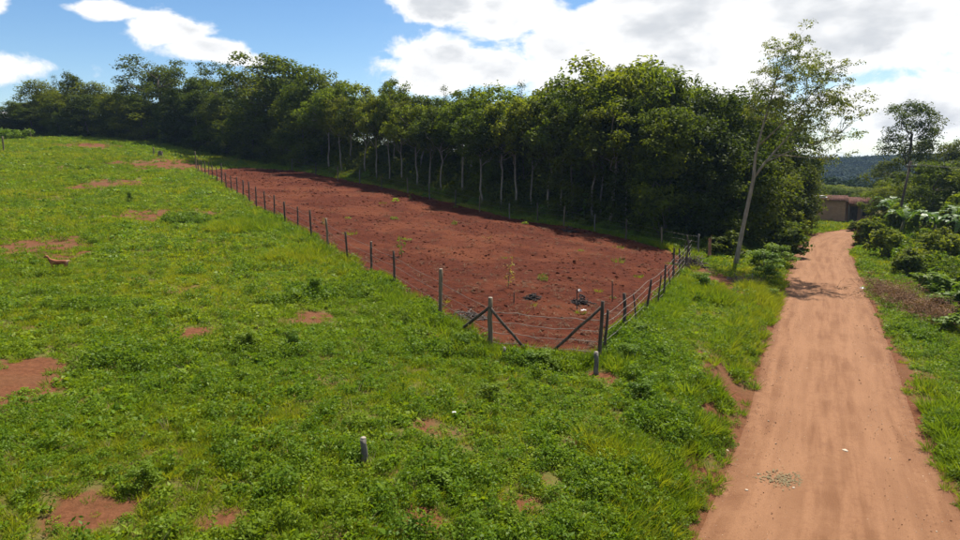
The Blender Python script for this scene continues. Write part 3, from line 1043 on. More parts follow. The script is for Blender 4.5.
XS, YS, SC, ID = [], [], [], []
for (r0, r1, dens, sc) in ((5.5, 14, 92, 0.85), (14, 20, 72, 0.95), (20, 34, 36, 1.15), (34, 60, 17, 1.45), (60, 125, 6.5, 2.0)):
    area = 0.5 * (r1 * r1 - r0 * r0) * R(92)
    n = int(area * dens)
    x, y = polar_points(n, r0, r1)
    bm_ = bare_mask(x, y)
    pd = plot_dist(x, y)
    d, half = road_dist(x, y)
    left = (y > np.interp(x, [-100, 200], [0, 0]))
    inwood = y > wood_edge_y(x) + 0.6
    inwood &= x < 33
    ok = (rng.uniform(0, 1, n) > np.clip(bm_, 0, 1) ** 0.65 * 1.03) & (pd < 0.05 + 0.35 * fbm(x, y, 0.8, 3, 4)) & (d > half - 0.2 + 0.4 * fbm(x, y, 0.5, 3, 44)) & ~inwood
    # inside the plot a few seedlings only
    ok |= (pd > 0.3) & (rng.uniform(0, 1, n) < 0.0012)
    x, y, bm_, pd, d, half = x[ok], y[ok], bm_[ok], pd[ok], d[ok], half[ok]
    n = len(x)
    weedy = fbm(x, y, 0.28, 4, 120) + 0.35 * fbm(x, y, 1.3, 2, 130)
    lush = fbm(x, y, 0.33, 3, 140) + 0.3 * fbm(x, y, 1.6, 2, 150)
    u = rng.uniform(0, 1, n)
    grassy = 4 + rng.integers(0, 4, n)
    if r0 >= 34:
        grassy = np.where(rng.uniform(0, 1, n) < 0.75, 17 + rng.integers(0, 3, n), grassy)
    kind = np.where(u < np.clip(0.5 + 0.75 * weedy - 0.25 * sstep(20, 50, np.hypot(x, y)), 0.08, 0.92), rng.integers(0, 4, n), grassy)
    kind = np.where(rng.uniform(0, 1, n) < 0.06 + 0.5 * sstep(0.15, 0.9, lush), 8 + rng.integers(0, 3, n), kind)
    kind = np.where((rng.uniform(0, 1, n) < 0.05), 15 + rng.integers(0, 2, n), kind)
    kind = np.where((rng.uniform(0, 1, n) < 0.06 + 0.14 * bm_), 11 + rng.integers(0, 2, n), kind)
    kind = np.where((rng.uniform(0, 1, n) < 0.035), 20 + rng.integers(0, 3, n), kind)
    # tall soft grass beside the road and along the fences
    verge = ((d - half) < 1.3) & (rng.uniform(0, 1, n) < 0.5) & (x < 14)
    fenceside = (pd > -1.1) & (pd < 0.2) & (rng.uniform(0, 1, n) < 0.6) & (y < 46)
    kind = np.where(verge | fenceside, np.where(rng.uniform(0, 1, n) < 0.5, 13 + rng.integers(0, 2, n), 8 + rng.integers(0, 3, n)), kind)
    s = sc * rng.uniform(0.65, 1.3, n) * (1 + 0.25 * np.clip(lush, -1, 1)) * (1 - 0.35 * bm_)
    s = np.where((kind >= 17) & (kind <= 19), s * 0.75, s)
    s = np.where(kind >= 20, np.minimum(s, 1.0), s)
    s = np.where(fenceside, np.minimum(s, 1.25), s)
    s = np.where((kind >= 8) & (kind <= 10), np.minimum(s, 1.4) * rng.uniform(0.45, 1.0, n), s)
    XS.append(x), YS.append(y), SC.append(s), ID.append(kind)
x = np.concatenate(XS)
y = np.concatenate(YS)
s = np.concatenate(SC)
k = np.concatenate(ID)
# rank growth in certain spots: against the fences, round the goat, on the bank
LUSH = [(5.2, 21.8, 0.9, 1.9, 1.25, 8), (4.6, 20.0, 0.8, 0.7, 1.0, 8), (-0.6, 19.5, 0.8, 0.7, 1.1, 8), (1.6, 18.8, 1.1, 0.5, 1.0, 8), (10.3, 30.8, 1.0, 2.0, 1.3, 13), (-4.6, 26.6, 1.3, 1.6, 1.15, 8),
        (-2.2, 23.0, 0.7, 1.2, 1.1, 8), (-17.2, 26.95, 1.1, 0.4, 0.9, 13), (-17.2, 26.7, 0.9, 0.3, 0.9, 8), (-6.3, 24.6, 0.8, 0.8, 1.3, 8), (-5.7, 18.1, 1.3, 0.6, 0.9, 8), (-9.0, 32.0, 1.2, 1.6, 1.1, 13), (4.4, 15.6, 0.9, 0.9, 1.0, 8),
        (3.0, 13.6, 0.7, 0.7, 1.0, 13), (-13.0, 22.0, 1.5, 0.8, 0.9, 8), (-14.0, 40.0, 1.5, 2.0, 1.3, 13), (2.4, 12.2, 0.5, 0.6, 0.9, 8), (14.2, 32.4, 1.2, 2.0, 1.3, 13), (-18.2, 42.0, 1.2, 1.0, 1.4, 8)]
for (cx, cy, rx, ry, sc, kd) in LUSH:
    n = int(math.pi * rx * ry * 34 * (1.4 if kd == 13 else 1.0))
    a_ = rng.uniform(0, 6.283, n)
    q_ = np.sqrt(rng.uniform(0, 1, n)) * rng.uniform(0.6, 1.25, n)
    xx, yy = cx + rx * q_ * np.cos(a_), cy + ry * q_ * np.sin(a_)
    okk = plot_dist(xx, yy) < 0.25
    d_, h_ = road_dist(xx, yy)
    okk &= d_ > h_ + 0.1
    xx, yy = xx[okk], yy[okk]
    x = np.r_[x, xx]
    y = np.r_[y, yy]
    s = np.r_[s, sc * rng.uniform(0.55, 1.15, len(xx))]
    k = np.r_[k, kd + rng.integers(0, 3 if kd == 8 else 2, len(xx))]
z = height(x, y) - 0.015
rot = np.stack([rng.uniform(-0.15, 0.15, len(x)), rng.uniform(-0.15, 0.15, len(x)), rng.uniform(0, 6.283, len(x))], -1)
scatter('grass', np.stack([x, y, z], -1), rot, s, k, PROTO, 'green grass and low broad-leaved weeds covering the sloping field', 'grass')

# clods on the dug plot
def clod_mesh(seed):
    r = np.random.default_rng(seed)
    v = []
    th = np.linspace(0, 2 * math.pi, 8)[:-1]
    for zz, rr in ((-0.4, 0.6), (0.15, 1.0), (0.6, 0.65)):
        q = rr * r.uniform(0.75, 1.25, 7)
        v += [(q[i] * math.cos(th[i]), q[i] * math.sin(th[i]), zz * r.uniform(0.7, 1.2)) for i in range(7)]
    v += [(0, 0, 0.8), (0, 0, 0.75)]
    f = [(7 * a + i, 7 * a + (i + 1) % 7, 7 * a + 7 + (i + 1) % 7, 7 * a + 7 + i) for a in range(2) for i in range(7)]
    f += [(14 + i, 14 + (i + 1) % 7, 14 + (i + 2) % 7, 21) for i in (0, 2, 4)] + [(14 + 6, 14, 21, 22)]
    return np_mesh('clod', v, f, [MAT['plot']], False)


CL = [clod_mesh(900 + i) for i in range(5)]
for me in CL:
    for q in me.vertices:
        q.co.z *= 0.55
n = 60000
y = 19 + 68 * rng.uniform(0, 1, n) ** 1.5
x = rng.uniform(-34, 13, n)
ok = (plot_dist(x, y) > 0.05) & (rng.uniform(-0.5, 0.7, n) < fbm(x, y, 0.45, 3, 300))
x, y = x[ok], y[ok]
sc_ = np.clip(0.022 * np.exp(rng.normal(0, 0.7, len(x))), 0.006, 0.085) * (1 + y / 90)
scatter('soil_clods', np.stack([x, y, height(x, y) + 0.06 * fbm(x, y, 1.1, 4, 81) + 0.05 * fbm(x, y, 0.5, 2, 83) + 0.05 * np.abs(fbm(x, y, 3.1, 3, 91)) + 0.015], -1), rng.uniform(0, 6.28, (len(x), 3)) * np.array((0.1, 0.1, 1)), sc_, rng.integers(0, 5, len(x)), CL,
        'loose clods of red earth strewn over the dug plot', 'clods')
# dead stalks and twigs left on the dug earth
MAT['litter'] = leaf_mat('dead_stalk', (0.05, 0.03, 0.018), (0.16, 0.105, 0.06), (0.12, 0.07, 0.04), 0.1, 0.8, 0.5, 0.4, 0.1)
LT = []
for s_ in range(3):
    r = np.random.default_rng(880 + s_)
    n = 9
    c = np.stack([r.normal(0, 0.14, n), r.normal(0, 0.14, n), r.uniform(0.0, 0.05, n)], -1)
    ax = rand_dirs(n, r) * np.array((1, 1, 0.25))
    v, f = leaf_quads(c, rand_dirs(n, r) * 0.4 + np.array((0, 0, 1.0)), ax, r.uniform(0.1, 0.34, n), r.uniform(0.012, 0.03, n))
    LT.append(np_mesh('litter', v, f, [MAT['litter']], False, r.uniform(0, 1, n)))
n = 9000
y = 19 + 66 * rng.uniform(0, 1, n) ** 2.4
x = rng.uniform(-32, 13, n)
ok = (plot_dist(x, y) > 0.1) & (rng.uniform(-0.6, 0.6, n) < fbm(x, y, 0.4, 3, 310) + 0.35 * sstep(30, 21, y))
x, y = x[ok], y[ok]
scatter('plot_litter', np.stack([x, y, height(x, y) + 0.06 * fbm(x, y, 1.1, 4, 81) + 0.05 * fbm(x, y, 0.5, 2, 83) + 0.05], -1), rng.uniform(-0.1, 0.1, (len(x), 3)) + np.stack([x * 0, x * 0, rng.uniform(0, 6.28, len(x))], -1), rng.uniform(0.5, 1.3, len(x)), rng.integers(0, 3, len(x)), LT,
        'dead brown stalks and twigs littering the dug plot', 'litter')
# pebbles and crumbs on the road
ST = []
MAT['grit'] = solid_mat('road_grit', (0.12, 0.055, 0.026), (0.23, 0.115, 0.06), 5, 0.95)
for i in range(4):
    me = clod_mesh(950 + i)
    me.materials.clear()
    me.materials.append(MAT['rock'] if i == 0 else MAT['grit'])
    ST.append(me)
n = 16000
ii = rng.integers(40, 260, n)
uu = np.sign(rng.uniform(-1, 1, n)) * rng.uniform(0, 1, n) ** 0.45
x = seg[ii, 0] + nr[ii, 0] * uu * hw[ii] + rng.uniform(-0.2, 0.2, n)
y = seg[ii, 1] + nr[ii, 1] * uu * hw[ii] + rng.uniform(-0.2, 0.2, n)
scatter('road_grit', np.stack([x, y, np.full(n, 0.022)], -1), rng.uniform(0, 6.28, (n, 3)) * np.array((0.2, 0.2, 1)), 0.0058 * np.exp(rng.normal(0, 0.5, n)), rng.integers(0, 4, n), ST,
        'loose grit and small pebbles scattered on the dirt road', 'grit')

# undergrowth below and in front of the trees
UG = []
for s_, mt in enumerate(('leaf_dark', 'leaf_mid', 'leaf_mid', 'rank')):
    UG.append(weed_mesh(420, 1.0, 1.5, 0.24, 0.13, MAT[mt], 800 + s_, 0.5))
n = 5200
x = rng.uniform(-100, 34, n)
off = rng.uniform(0, 1, n) ** 1.4 * 15 + 0.2
y = wood_edge_y(x) + off
d, half = road_dist(x, y)
ok = (d > half + 2.5) & (plot_dist(x, y) < -0.4) & (x < 33)
x, y, off = x[ok], y[ok], off[ok]
sc_ = rng.uniform(0.35, 1.0, len(x)) * np.interp(off, [0, 3, 9], [0.35, 0.85, 2.7])
kk = np.where(off < 3, rng.integers(1, 4, len(x)), rng.integers(0, 3, len(x)))
scatter('undergrowth', np.stack([x, y, height(x, y) - 0.05], -1), np.stack([np.zeros(len(x)), np.zeros(len(x)), rng.uniform(0, 6.28, len(x))], -1), sc_, kk, UG,
        'dark tangled undergrowth along the foot of the wood', 'undergrowth')
# rough growth right of the road
n = 2600
y = rng.uniform(22, 78, n)
x = np.interp(y, ROAD[:, 1], ROAD[:, 0]) + np.interp(y, [22, 34, 45, 60, 78], [9.0, 7.5, 6.0, 5.0, 14]) + rng.uniform(0, 1, n) ** 1.3 * 20
d, half = road_dist(x, y)
ok = (d > half + 2.2) & ~((np.abs(x - 43.5) < 7) & (np.abs(y - 80) < 7))
x, y = x[ok], y[ok]
scatter('roadside_scrub', np.stack([x, y, height(x, y) - 0.05], -1), np.stack([np.zeros(len(x)), np.zeros(len(x)), rng.uniform(0, 6.28, len(x))], -1), rng.uniform(0.3, 1.15, len(x)), rng.integers(1, 4, len(x)), UG,
        'tangled green scrub beyond the right verge of the dirt road', 'scrub')
# ------------------------------------------------------------------ trees
def clump_leaves(cl, per, L, Wd, r, flat=0.8, droop=0.0):
    """cl: (M,4) centre + radius"""
    M = len(cl)
    cnt = np.maximum(8, (per * (cl[:, 3] / cl[:, 3].mean()) ** 2 * r.uniform(0.6, 1.35, M)).astype(int))
    i = np.repeat(np.arange(M), cnt)
    n = len(i)
    d = rand_dirs(n, r)
    d[:, 2] = np.where((d[:, 2] < -0.2) & (r.uniform(0, 1, n) < 0.5), -d[:, 2], d[:, 2])
    q = r.uniform(0.05, 1, n) ** 0.45
    # lobes inside each clump
    q *= 1 + 0.35 * np.sin(d[:, 0] * 5 + i) * np.cos(d[:, 1] * 6 + i * 1.7)
    c = cl[i, :3] + d * (cl[i, 3] * q)[:, None] * np.array((1, 1, flat))
    nrm = d * 0.55 + np.array((0, 0, 0.55)) + rand_dirs(n, r) * 0.7
    nrm /= np.linalg.norm(nrm, axis=1)[:, None]
    ax = d + rand_dirs(n, r) * 0.8 - np.array((0, 0, droop))
    v, f = leaf_quads(c, nrm, ax, L * r.uniform(0.6, 1.3, n), Wd * r.uniform(0.6, 1.3, n))
    ct = r.uniform(0.0, 1.0, M)
    tint = np.clip(0.7 * ct[i] + 0.3 * r.uniform(0, 1, n), 0, 1)
    return v, f, tint


def limb(p0, p1, n, r, sag=0.12, wob=0.1):
    t_ = np.linspace(0, 1, n)[:, None]
    p0 = np.asarray(p0, float)
    p1 = np.asarray(p1, float)
    L = np.linalg.norm(p1 - p0)
    pts = p0 * (1 - t_) + p1 * t_
    pts = pts + np.array((0, 0, 1)) * (np.sin(t_ * math.pi) * L * sag)
    w = r.normal(0, wob * L / n, (n, 3))
    w[0] = 0
    w[-1] = 0
    return pts + w


KINDS = {
    # zb crown base, prof(t) half width over 4 m with t 0..1 up the crown, clumps, clump radius, leaves, leaf material, bark, trunk radius
    'A': dict(zb=0.7, prof=lambda t: 0.78 + 0.28 * math.sin(math.pi * min(1, t * 1.1)) - 0.75 * max(0, t - 0.6) ** 1.2, n=92, cr=(0.75, 1.35), per=130, bark='bark', tr=0.16),
    'B': dict(zb=6.5, prof=lambda t: 0.45 + 0.65 * math.sin(math.pi * (0.15 + 0.8 * t)), n=54, cr=(0.6, 1.1), per=135, bark='bark_pale', tr=0.12),
    'C': dict(zb=2.6, prof=lambda t: 0.62 + 0.5 * math.sin(math.pi * (0.1 + 0.75 * t)) - 0.45 * max(0, t - 0.75), n=95, cr=(0.7, 1.25), per=140, bark='bark', tr=0.2),
    'D': dict(zb=3.4, prof=lambda t: 0.5 + 0.6 * math.sin(math.pi * (0.1 + 0.7 * t)), n=60, cr=(0.65, 1.1), per=130, bark='bark', tr=0.17),
    'F': dict(zb=3.6, prof=lambda t: 0.95 - 0.5 * t + 0.18 * math.sin(t * 9), n=78, cr=(0.5, 0.95), per=180, bark='bark', tr=0.18),
    'E': dict(zb=1.2, prof=lambda t: 1.05 - 0.8 * t, n=46, cr=(0.6, 1.0), per=150, bark='bark', tr=0.13),
}


def tree_proto(kind, seed, leaf, L=0.33, Wd=0.18):
    """12 m tall, about 8 m wide"""
    K = KINDS[kind]
    r = np.random.default_rng(seed)
    zb = K['zb']
    cl = []
    wob = r.uniform(-0.8, 0.8, 2)
    tries = 0
    lop = r.uniform(0, 6.28)
    while len(cl) < K['n'] and tries < 9000:
        tries += 1
        t_ = r.uniform(0, 1)
        z = zb + (11.4 - zb) * t_
        a_ = r.uniform(0, 6.283)
        lim = 4.0 * K['prof'](t_) * (1 + 0.22 * math.sin(a_ * 2 + lop) + 0.14 * math.sin(a_ * 3 + lop * 2 + z))
        q = lim * (0.25 + 0.75 * math.sqrt(r.uniform(0, 1)))
        rad = r.uniform(*K['cr'])
        q = max(0.0, q - rad * 0.7)
        p_ = np.array((q * math.cos(a_) + wob[0] * t_, q * math.sin(a_) + wob[1] * t_, z))
        if cl and min(np.linalg.norm((np.array(c[:3]) - p_) * (1, 1, 1.25)) - 0.42 * (c[3] + rad) for c in cl) < 0:
            continue
        cl.append((*p_, rad))
    cl = np.array(cl)
    v, f, tint = clump_leaves(cl, K['per'], L, Wd, r)
    crown = np_mesh('crown', v, f, [MAT[leaf]], False, tint)
    mb = MB()
    tp = limb((0, 0, -0.25), (wob[0] * 0.8, wob[1] * 0.8, zb + (12 - zb) * 0.62), 9, r, 0.0, 0.07)
    tr = K['tr']
    mb.tube(tp, np.linspace(tr * 1.25, tr * 0.4, 9), 7, True, 0.08)
    order = r.permutation(len(cl))[:12]
    for j in order:
        c = cl[j]
        zz = min(max(c[2] - r.uniform(1.0, 2.6), zb * 0.75), tp[-1][2])
        k_ = int(np.argmin(np.abs(tp[:, 2] - zz)))
        mb.tube(limb(tp[k_], c[:3], 6, r, -0.06, 0.25), np.linspace(tr * 0.42, 0.03, 6), 5, False, 0.05)
    tm = mb.build('trunk', MAT[K['bark']])
    tmesh = tm.data
    bpy.data.objects.remove(tm)
    return crown, tmesh


PROT = {
    'A': [tree_proto('A', 11, 'leaf_dark'), tree_proto('A', 12, 'leaf_mid'), tree_proto('A', 13, 'leaf_dark')],
    'B': [tree_proto('B', 21, 'leaf_mid'), tree_proto('B', 22, 'leaf_dark'), tree_proto('B', 23, 'leaf_bright')],
    'C': [tree_proto('C', 31, 'leaf_bright'), tree_proto('C', 32, 'leaf_mid')],
    'D': [tree_proto('D', 41, 'leaf_mid', 0.28, 0.14), tree_proto('D', 42, 'leaf_dark', 0.28, 0.14)],
    'F': [tree_proto('F', 48, 'leaf_dark', 0.22, 0.11)],
    'E': [tree_proto('E', 51, 'leaf_dark', 0.22, 0.10)],
}


def put_tree(x, y, h, kind, w, var, name, label, cat, group=None, z=None, rz=None, mat=None):
    if z is None:
        z = float(height(x, y)[0]) - 0.05
    o = empty(name, (x, y, z), rng.uniform(0, 6.28) if rz is None else rz)
    o.scale = (w / 8.0, w / 8.0, h / 12.0)
    cm, tm = PROT[kind][var % len(PROT[kind])]
    obj('trunk', tm, o)
    obj('crown', cm, o)
    tag(o, label, cat, group)
    return o


ORD = ['first', 'second', 'third', 'fourth', 'fifth', 'sixth', 'seventh', 'eighth', 'ninth', 'tenth', 'eleventh', 'twelfth', 'thirteenth', 'fourteenth',
       'fifteenth', 'sixteenth', 'seventeenth', 'eighteenth', 'nineteenth', 'twentieth', 'twenty-first', 'twenty-second', 'twenty-third', 'twenty-fourth',
       'twenty-fifth', 'twenty-sixth', 'twenty-seventh', 'twenty-eighth', 'twenty-ninth', 'thirtieth', 'thirty-first', 'thirty-second', 'thirty-third',
       'thirty-fourth', 'thirty-fifth', 'thirty-sixth', 'thirty-seventh', 'thirty-eighth', 'thirty-ninth', 'fortieth'] + ['forty-' + w_ for w_ in ('first', 'second', 'third', 'fourth', 'fifth', 'sixth', 'seventh', 'eighth', 'ninth')]
LOOK = {'A': 'dense dark leafy tree', 'B': 'slender pale-trunked tree', 'C': 'broad round-headed green tree',
        'D': 'airy see-through tree', 'E': 'narrow dark pointed tree'}
NAME = {'A': 'leafy_tree', 'B': 'slender_tree', 'C': 'broad_tree', 'D': 'airy_tree', 'E': 'pointed_tree'}
ROWTXT = {'edge': 'in the front row of the wood', 'skyline': 'along the skyline of the wood', 'deep': 'deep inside the wood'}
for row in ('edge', 'skyline', 'deep'):
    lst = sorted([w for w in WOOD if w[5] == row], key=lambda w: w[0] / w[1])
    for i, (x, y, h, kind, wdt, _) in enumerate(lst):
        if row == 'skyline' and kind == 'C' and wdt == 12:
            lab = 'tallest broad round-headed tree rising above the middle of the wood'
        elif row == 'skyline' and kind == 'C' and wdt == 13:
            lab = 'broad umbrella-shaped tree on the skyline under the left cloud'
        elif row == 'skyline' and kind == 'D' and wdt == 13:
            lab = 'wide airy tree on the skyline with sky gaps, left end of the wood'
        else:
            lab = '%s, %s from the left %s' % (LOOK[kind], ORD[i], ROWTXT[row])
        var = i + (1 if row == 'skyline' else 0)
        if kind == 'C':
            var = 0 if x > 0 else 1
        put_tree(x, y, h, kind, wdt, var, NAME[kind], lab, 'tree', 'trees of the dark wood')

# ---- the tall leaning tree at the roadside end of the wood
tt = AT['talltree']
tr_o = empty('tall_roadside_tree', (tt[0], tt[1], tt[2] - 0.1))
tr_o.scale = (0.9, 0.9, 0.97)
tag(tr_o, 'tall thin tree with pale leaning trunk and sparse wind-swept crown beside the dirt road', 'tree')
r = np.random.default_rng(77)
mb = MB()
fork = np.array((0.92, 0.1, 5.6))
trunk_pts = np.array([(0, 0, -0.2), (0.12, 0, 0.8), (0.35, 0.05, 2.2), (0.64, 0.05, 4.0), fork, (0.92, 0.0, 7.0), (1.2, -0.1, 8.6), (1.65, 0, 10.2), (2.1, 0.1, 12.0), (2.6, 0.2, 13.5)])
mb.tube(trunk_pts, np.array([0.23, 0.16, 0.14, 0.13, 0.12, 0.085, 0.07, 0.055, 0.035, 0.015]), 9, True, 0.05)
limb2 = np.array([fork, (1.6, 0.2, 6.5), (2.3, 0.4, 7.2), (3.3, 0.6, 8.2), (4.4, 0.7, 9.4), (5.6, 0.8, 10.6)])
mb.tube(limb2, np.linspace(0.09, 0.025, 6), 7, True, 0.05)
limb3 = np.array([(1.15, -0.1, 7.7), (2.0, -0.5, 8.6), (3.2, -0.8, 9.8), (4.6, -1.0, 11.4), (5.4, -1.1, 12.3)])
mb.tube(limb3, np.linspace(0.055, 0.018, 5), 6, True, 0.05)
limb4 = np.array([(1.7, 0.2, 6.6), (3.0, 0.0, 7.2), (4.6, -0.2, 7.7), (5.6, -0.3, 8.1), (6.6, -0.2, 8.5)])
mb.tube(limb4, np.linspace(0.05, 0.015, 5), 6, True, 0.05)
limb5 = np.array([(2.2, 0.3, 7.1), (3.6, 0.9, 7.0), (4.9, 1.2, 6.9), (6.0, 1.2, 6.8)])
mb.tube(limb5, np.linspace(0.04, 0.012, 4), 6, True, 0.05)
skel = []
for L_ in (trunk_pts[6:], limb2[1:], limb3, limb4, limb5):
    for a_, b_ in zip(L_[:-1], L_[1:]):
        for q in np.linspace(0, 1, 5)[:-1]:
            skel.append(a_ * (1 - q) + b_ * q)
skel = np.array(skel)
outline = [(x_ * 0.86 if x_ > 2 else x_ - 0.1, z_) for (x_, z_) in [(0.9, 9.3), (0.9, 11.4), (1.5, 13.0), (2.6, 14.3), (3.6, 14.5), (4.4, 13.0), (6.6, 12.7), (7.4, 11.0), (8.3, 9.6), (8.7, 8.7), (8.2, 7.0), (5.6, 6.1), (5.2, 7.6), (3.4, 8.7), (2.0, 9.2)]]


def in_poly(px_, pz_, poly):
    c = False
    for (x0, z0), (x1, z1) in zip(poly, poly[1:] + poly[:1]):
        if (z0 > pz_) != (z1 > pz_) and px_ < x0 + (pz_ - z0) / (z1 - z0) * (x1 - x0):
            c = not c
    return c


sprays = []
while len(sprays) < 210:
    q = np.array((r.uniform(0.5, 7.8), r.uniform(-2.4, 2.6), r.uniform(5.8, 14.4)))
    if in_poly(q[0], q[2], outline) and (q[2] > 9.0 or r.uniform() < 0.55):
        sprays.append(q)
tw = MB()
cl = []
for q in sprays:
    dd = np.linalg.norm((skel - q) * (1, 1, 1), axis=1) + 0.6 * np.maximum(0, skel[:, 2] - q[2] + 0.3) + 0.35 * np.maximum(0, skel[:, 0] - q[0] + 0.5)
    b_ = skel[int(np.argmin(dd))]
    tw.tube(limb(b_, q, 5, r, 0.05, 0.2), np.linspace(0.016, 0.006, 5), 4, False)
    ax = (q - b_) / (np.linalg.norm(q - b_) + 1e-6)
    for kk in range(4):
        c = q + ax * r.uniform(-0.5, 0.55) + r.normal(0, 0.2, 3)
        cl.append((*c, r.uniform(0.22, 0.42)))
mb.build('trunk', MAT['bark_pale'], tr_o)
tw.build('twigs', MAT['bark'], tr_o)
v, f, tint = clump_leaves(np.array(cl), 20, 0.17, 0.075, r, 0.55, 0.25)
obj('crown', np_mesh('crown', v, f, [MAT['leaf_tall']], False, tint), tr_o)

# ---- trees and bushes right of the road and round the house
SIDE = [
    # x, y, h, kind, w, var, name, label, category
    (50.4, 80.5, 14.2, 'F', 11.0, 0, 'airy_tree', 'tall sparse dark tree standing alone against the sky on the right', 'tree'),
    (58.2, 84, 10.6, 'A', 6, 0, 'leafy_tree', 'dark tree cut by the right picture edge behind the utility pole', 'tree'),
    (51.0, 78, 6.5, 'A', 6, 0, 'leafy_tree', 'low dark tree at the foot of the utility pole', 'tree'),
    (42.6, 64, 7.2, 'C', 6.5, 1, 'leafy_tree', 'olive green bushy tree right of the utility pole above the banana plants', 'tree'),
    (45.6, 62, 7.8, 'C', 7, 1, 'leafy_tree', 'dense olive tree at the right edge above the banana plants', 'tree'),
    (41.6, 69.5, 5.0, 'C', 4.5, 0, 'broad_tree', 'small bright green tree right of the house veranda', 'tree'),
    (33.6, 71.5, 6.5, 'A', 4.5, 1, 'leafy_tree', 'dark tree between the wood and the brick house', 'tree'),
    (35.0, 74, 5.0, 'B', 3.2, 0, 'slender_tree', 'thin dark tree against the left wall of the brick house', 'tree'),
    (48.0, 93, 4.4, 'C', 6.0, 1, 'broad_tree', 'bright bushy tree rising behind the left end of the brick house', 'tree'),
    (55.5, 101, 4.4, 'C', 6.5, 1, 'leafy_tree', 'round bushy tree behind the right end of the brick house', 'tree'),
    (67.0, 118, 4.6, 'C', 7.5, 1, 'broad_tree', 'mid green tree between the house and the pale far roof', 'tree'),
    (61.0, 122, 4.8, 'A', 7.0, 1, 'leafy_tree', 'dark tree behind the house in front of the blue hill', 'tree'),
    (80.0, 135, 5.2, 'A', 8.0, 0, 'leafy_tree', 'dark tree below the hill, left of the utility pole top', 'tree'),
    (73.0, 142, 4.8, 'C', 8.0, 0, 'broad_tree', 'pale green far tree beneath the brown clearing on the hill', 'tree'),
    (92.0, 150, 7.5, 'A', 9.0, 1, 'leafy_tree', 'far dark tree seen behind the trunk of the tall sparse tree', 'tree'),
    (105.0, 158, 8.0, 'C', 9.0, 1, 'broad_tree', 'far green tree at the right edge below the hill', 'tree'),
]
for (x, y, h, kind, w, var, nm, lab, cat) in SIDE:
    put_tree(x, y, h, kind, w, var, nm, lab, cat)


# shrubs: a rounded mass of leaf clumps on several stems
def shrub_proto(seed, leaf, n=26, per=95, L=0.2, Wd=0.11):
    r = np.random.default_rng(seed)
    cl = []
    for _ in range(n):
        a_ = r.uniform(0, 6.283)
        z = r.uniform(0.12, 0.92) ** 0.8
        q = math.sqrt(max(0.02, 1 - (z - 0.25) ** 2 / 0.62)) * math.sqrt(r.uniform(0.1, 1)) * 0.85
        cl.append((q * math.cos(a_), q * math.sin(a_), z * 1.6 * r.uniform(0.75, 1.2), r.uniform(0.16, 0.36)))
    v, f, tint = clump_leaves(np.array(cl), per, L, Wd, r, 0.85)
    mb = MB()
    for j in range(7):
        mb.tube(limb((r.normal(0, 0.08), r.normal(0, 0.08), -0.1), cl[j][:3], 5, r, 0.05, 0.2), np.linspace(0.03, 0.012, 5), 5, False)
    st = mb.build('stems', MAT['bark'])
    sm = st.data
    bpy.data.objects.remove(st)
    return np_mesh('foliage', v, f, [MAT[leaf]], False, tint), sm


SHR = {'dark': shrub_proto(61, 'leaf_mid', 40, 60), 'bright': shrub_proto(62, 'leaf_bright', 40, 60), 'rank': shrub_proto(63, 'rank', 22, 110, 0.13, 0.075), 'big': shrub_proto(64, 'rank', 20, 60, 0.26, 0.15)}


def put_shrub(x, y, w, h, key, label, name='shrub', cat='shrub', group=None):
    o = empty(name, (x, y, float(height(x, y)[0]) - 0.04), rng.uniform(0, 6.28))
    o.scale = (w / 2.0, w / 2.0, h / 1.75)
    fm, sm = SHR[key]
    obj('foliage', fm, o)
    obj('stems', sm, o)
    tag(o, label, cat, group)
    return o


A_ = AT
SHRUBS = [
    (15.8, 37.4, 1.9, 0.9, 'rank', 'bright leafy bush in front of the tall leaning tree'),
    (17.6, 41.4, 2.6, 1.1, 'rank', 'low sunlit bush right of the tall leaning tree trunk'),
    (19.6, 44.4, 2.6, 1.3, 'rank', 'green bush between the tall tree and the dirt road'),
    (22.2, 49.2, 3.4, 2.4, 'dark', 'dark bush where the wood meets the left road verge'),
    (25.2, 55.5, 3.2, 2.2, 'bright', 'sunlit bush on the left verge near the road bend'),
    (27.8, 60.5, 3.0, 2.6, 'dark', 'dark bush at the far left verge just before the bend'),
    (16.2, 44.6, 3.0, 1.5, 'dark', 'low dark bush at the foot of the wood behind the tall tree'),
    (29.8, 49.8, 3.0, 2.4, 'bright', 'rounded green bush on the right verge before the bend'),
    (32.6, 56.2, 3.2, 2.5, 'bright', 'bright green bush on the right verge at the road bend'),
    (31.2, 45.8, 3.2, 2.6, 'bright', 'leafy bush below the banana plants'),
    (33.4, 48.0, 3.4, 2.4, 'dark', 'green bush in front of the rightmost banana plant'),
    (27.4, 42.6, 2.6, 1.6, 'dark', 'small bush beside the dry brush heap'),
    (36.2, 57.8, 3.4, 3.9, 'bright', 'tall bright bush left of the banana plants'),
    (40.5, 57.0, 4.2, 4.8, 'bright', 'yellowish green bush at the right edge behind the bananas'),
    (37.6, 67.4, 2.6, 0.9, 'dark', 'bush hiding the road end below the veranda'),
    (24.6, 36.6, 2.8, 1.3, 'big', 'large-leaved bright green plant beside the dry brush heap'),
    (22.4, 31.6, 2.6, 1.2, 'big', 'large-leaved bright plant at the right edge next to the brush heap'),
    (25.8, 33.6, 3.0, 1.6, 'big', 'large-leaved plant at the right picture edge behind the brush heap'),
    (20.2, 27.6, 2.2, 0.9, 'big', 'low large-leaved plant at the right edge below the brush heap'),
]
for (x, y, w, h, key, lab) in SHRUBS:
    put_shrub(x, y, w, h, key, lab)
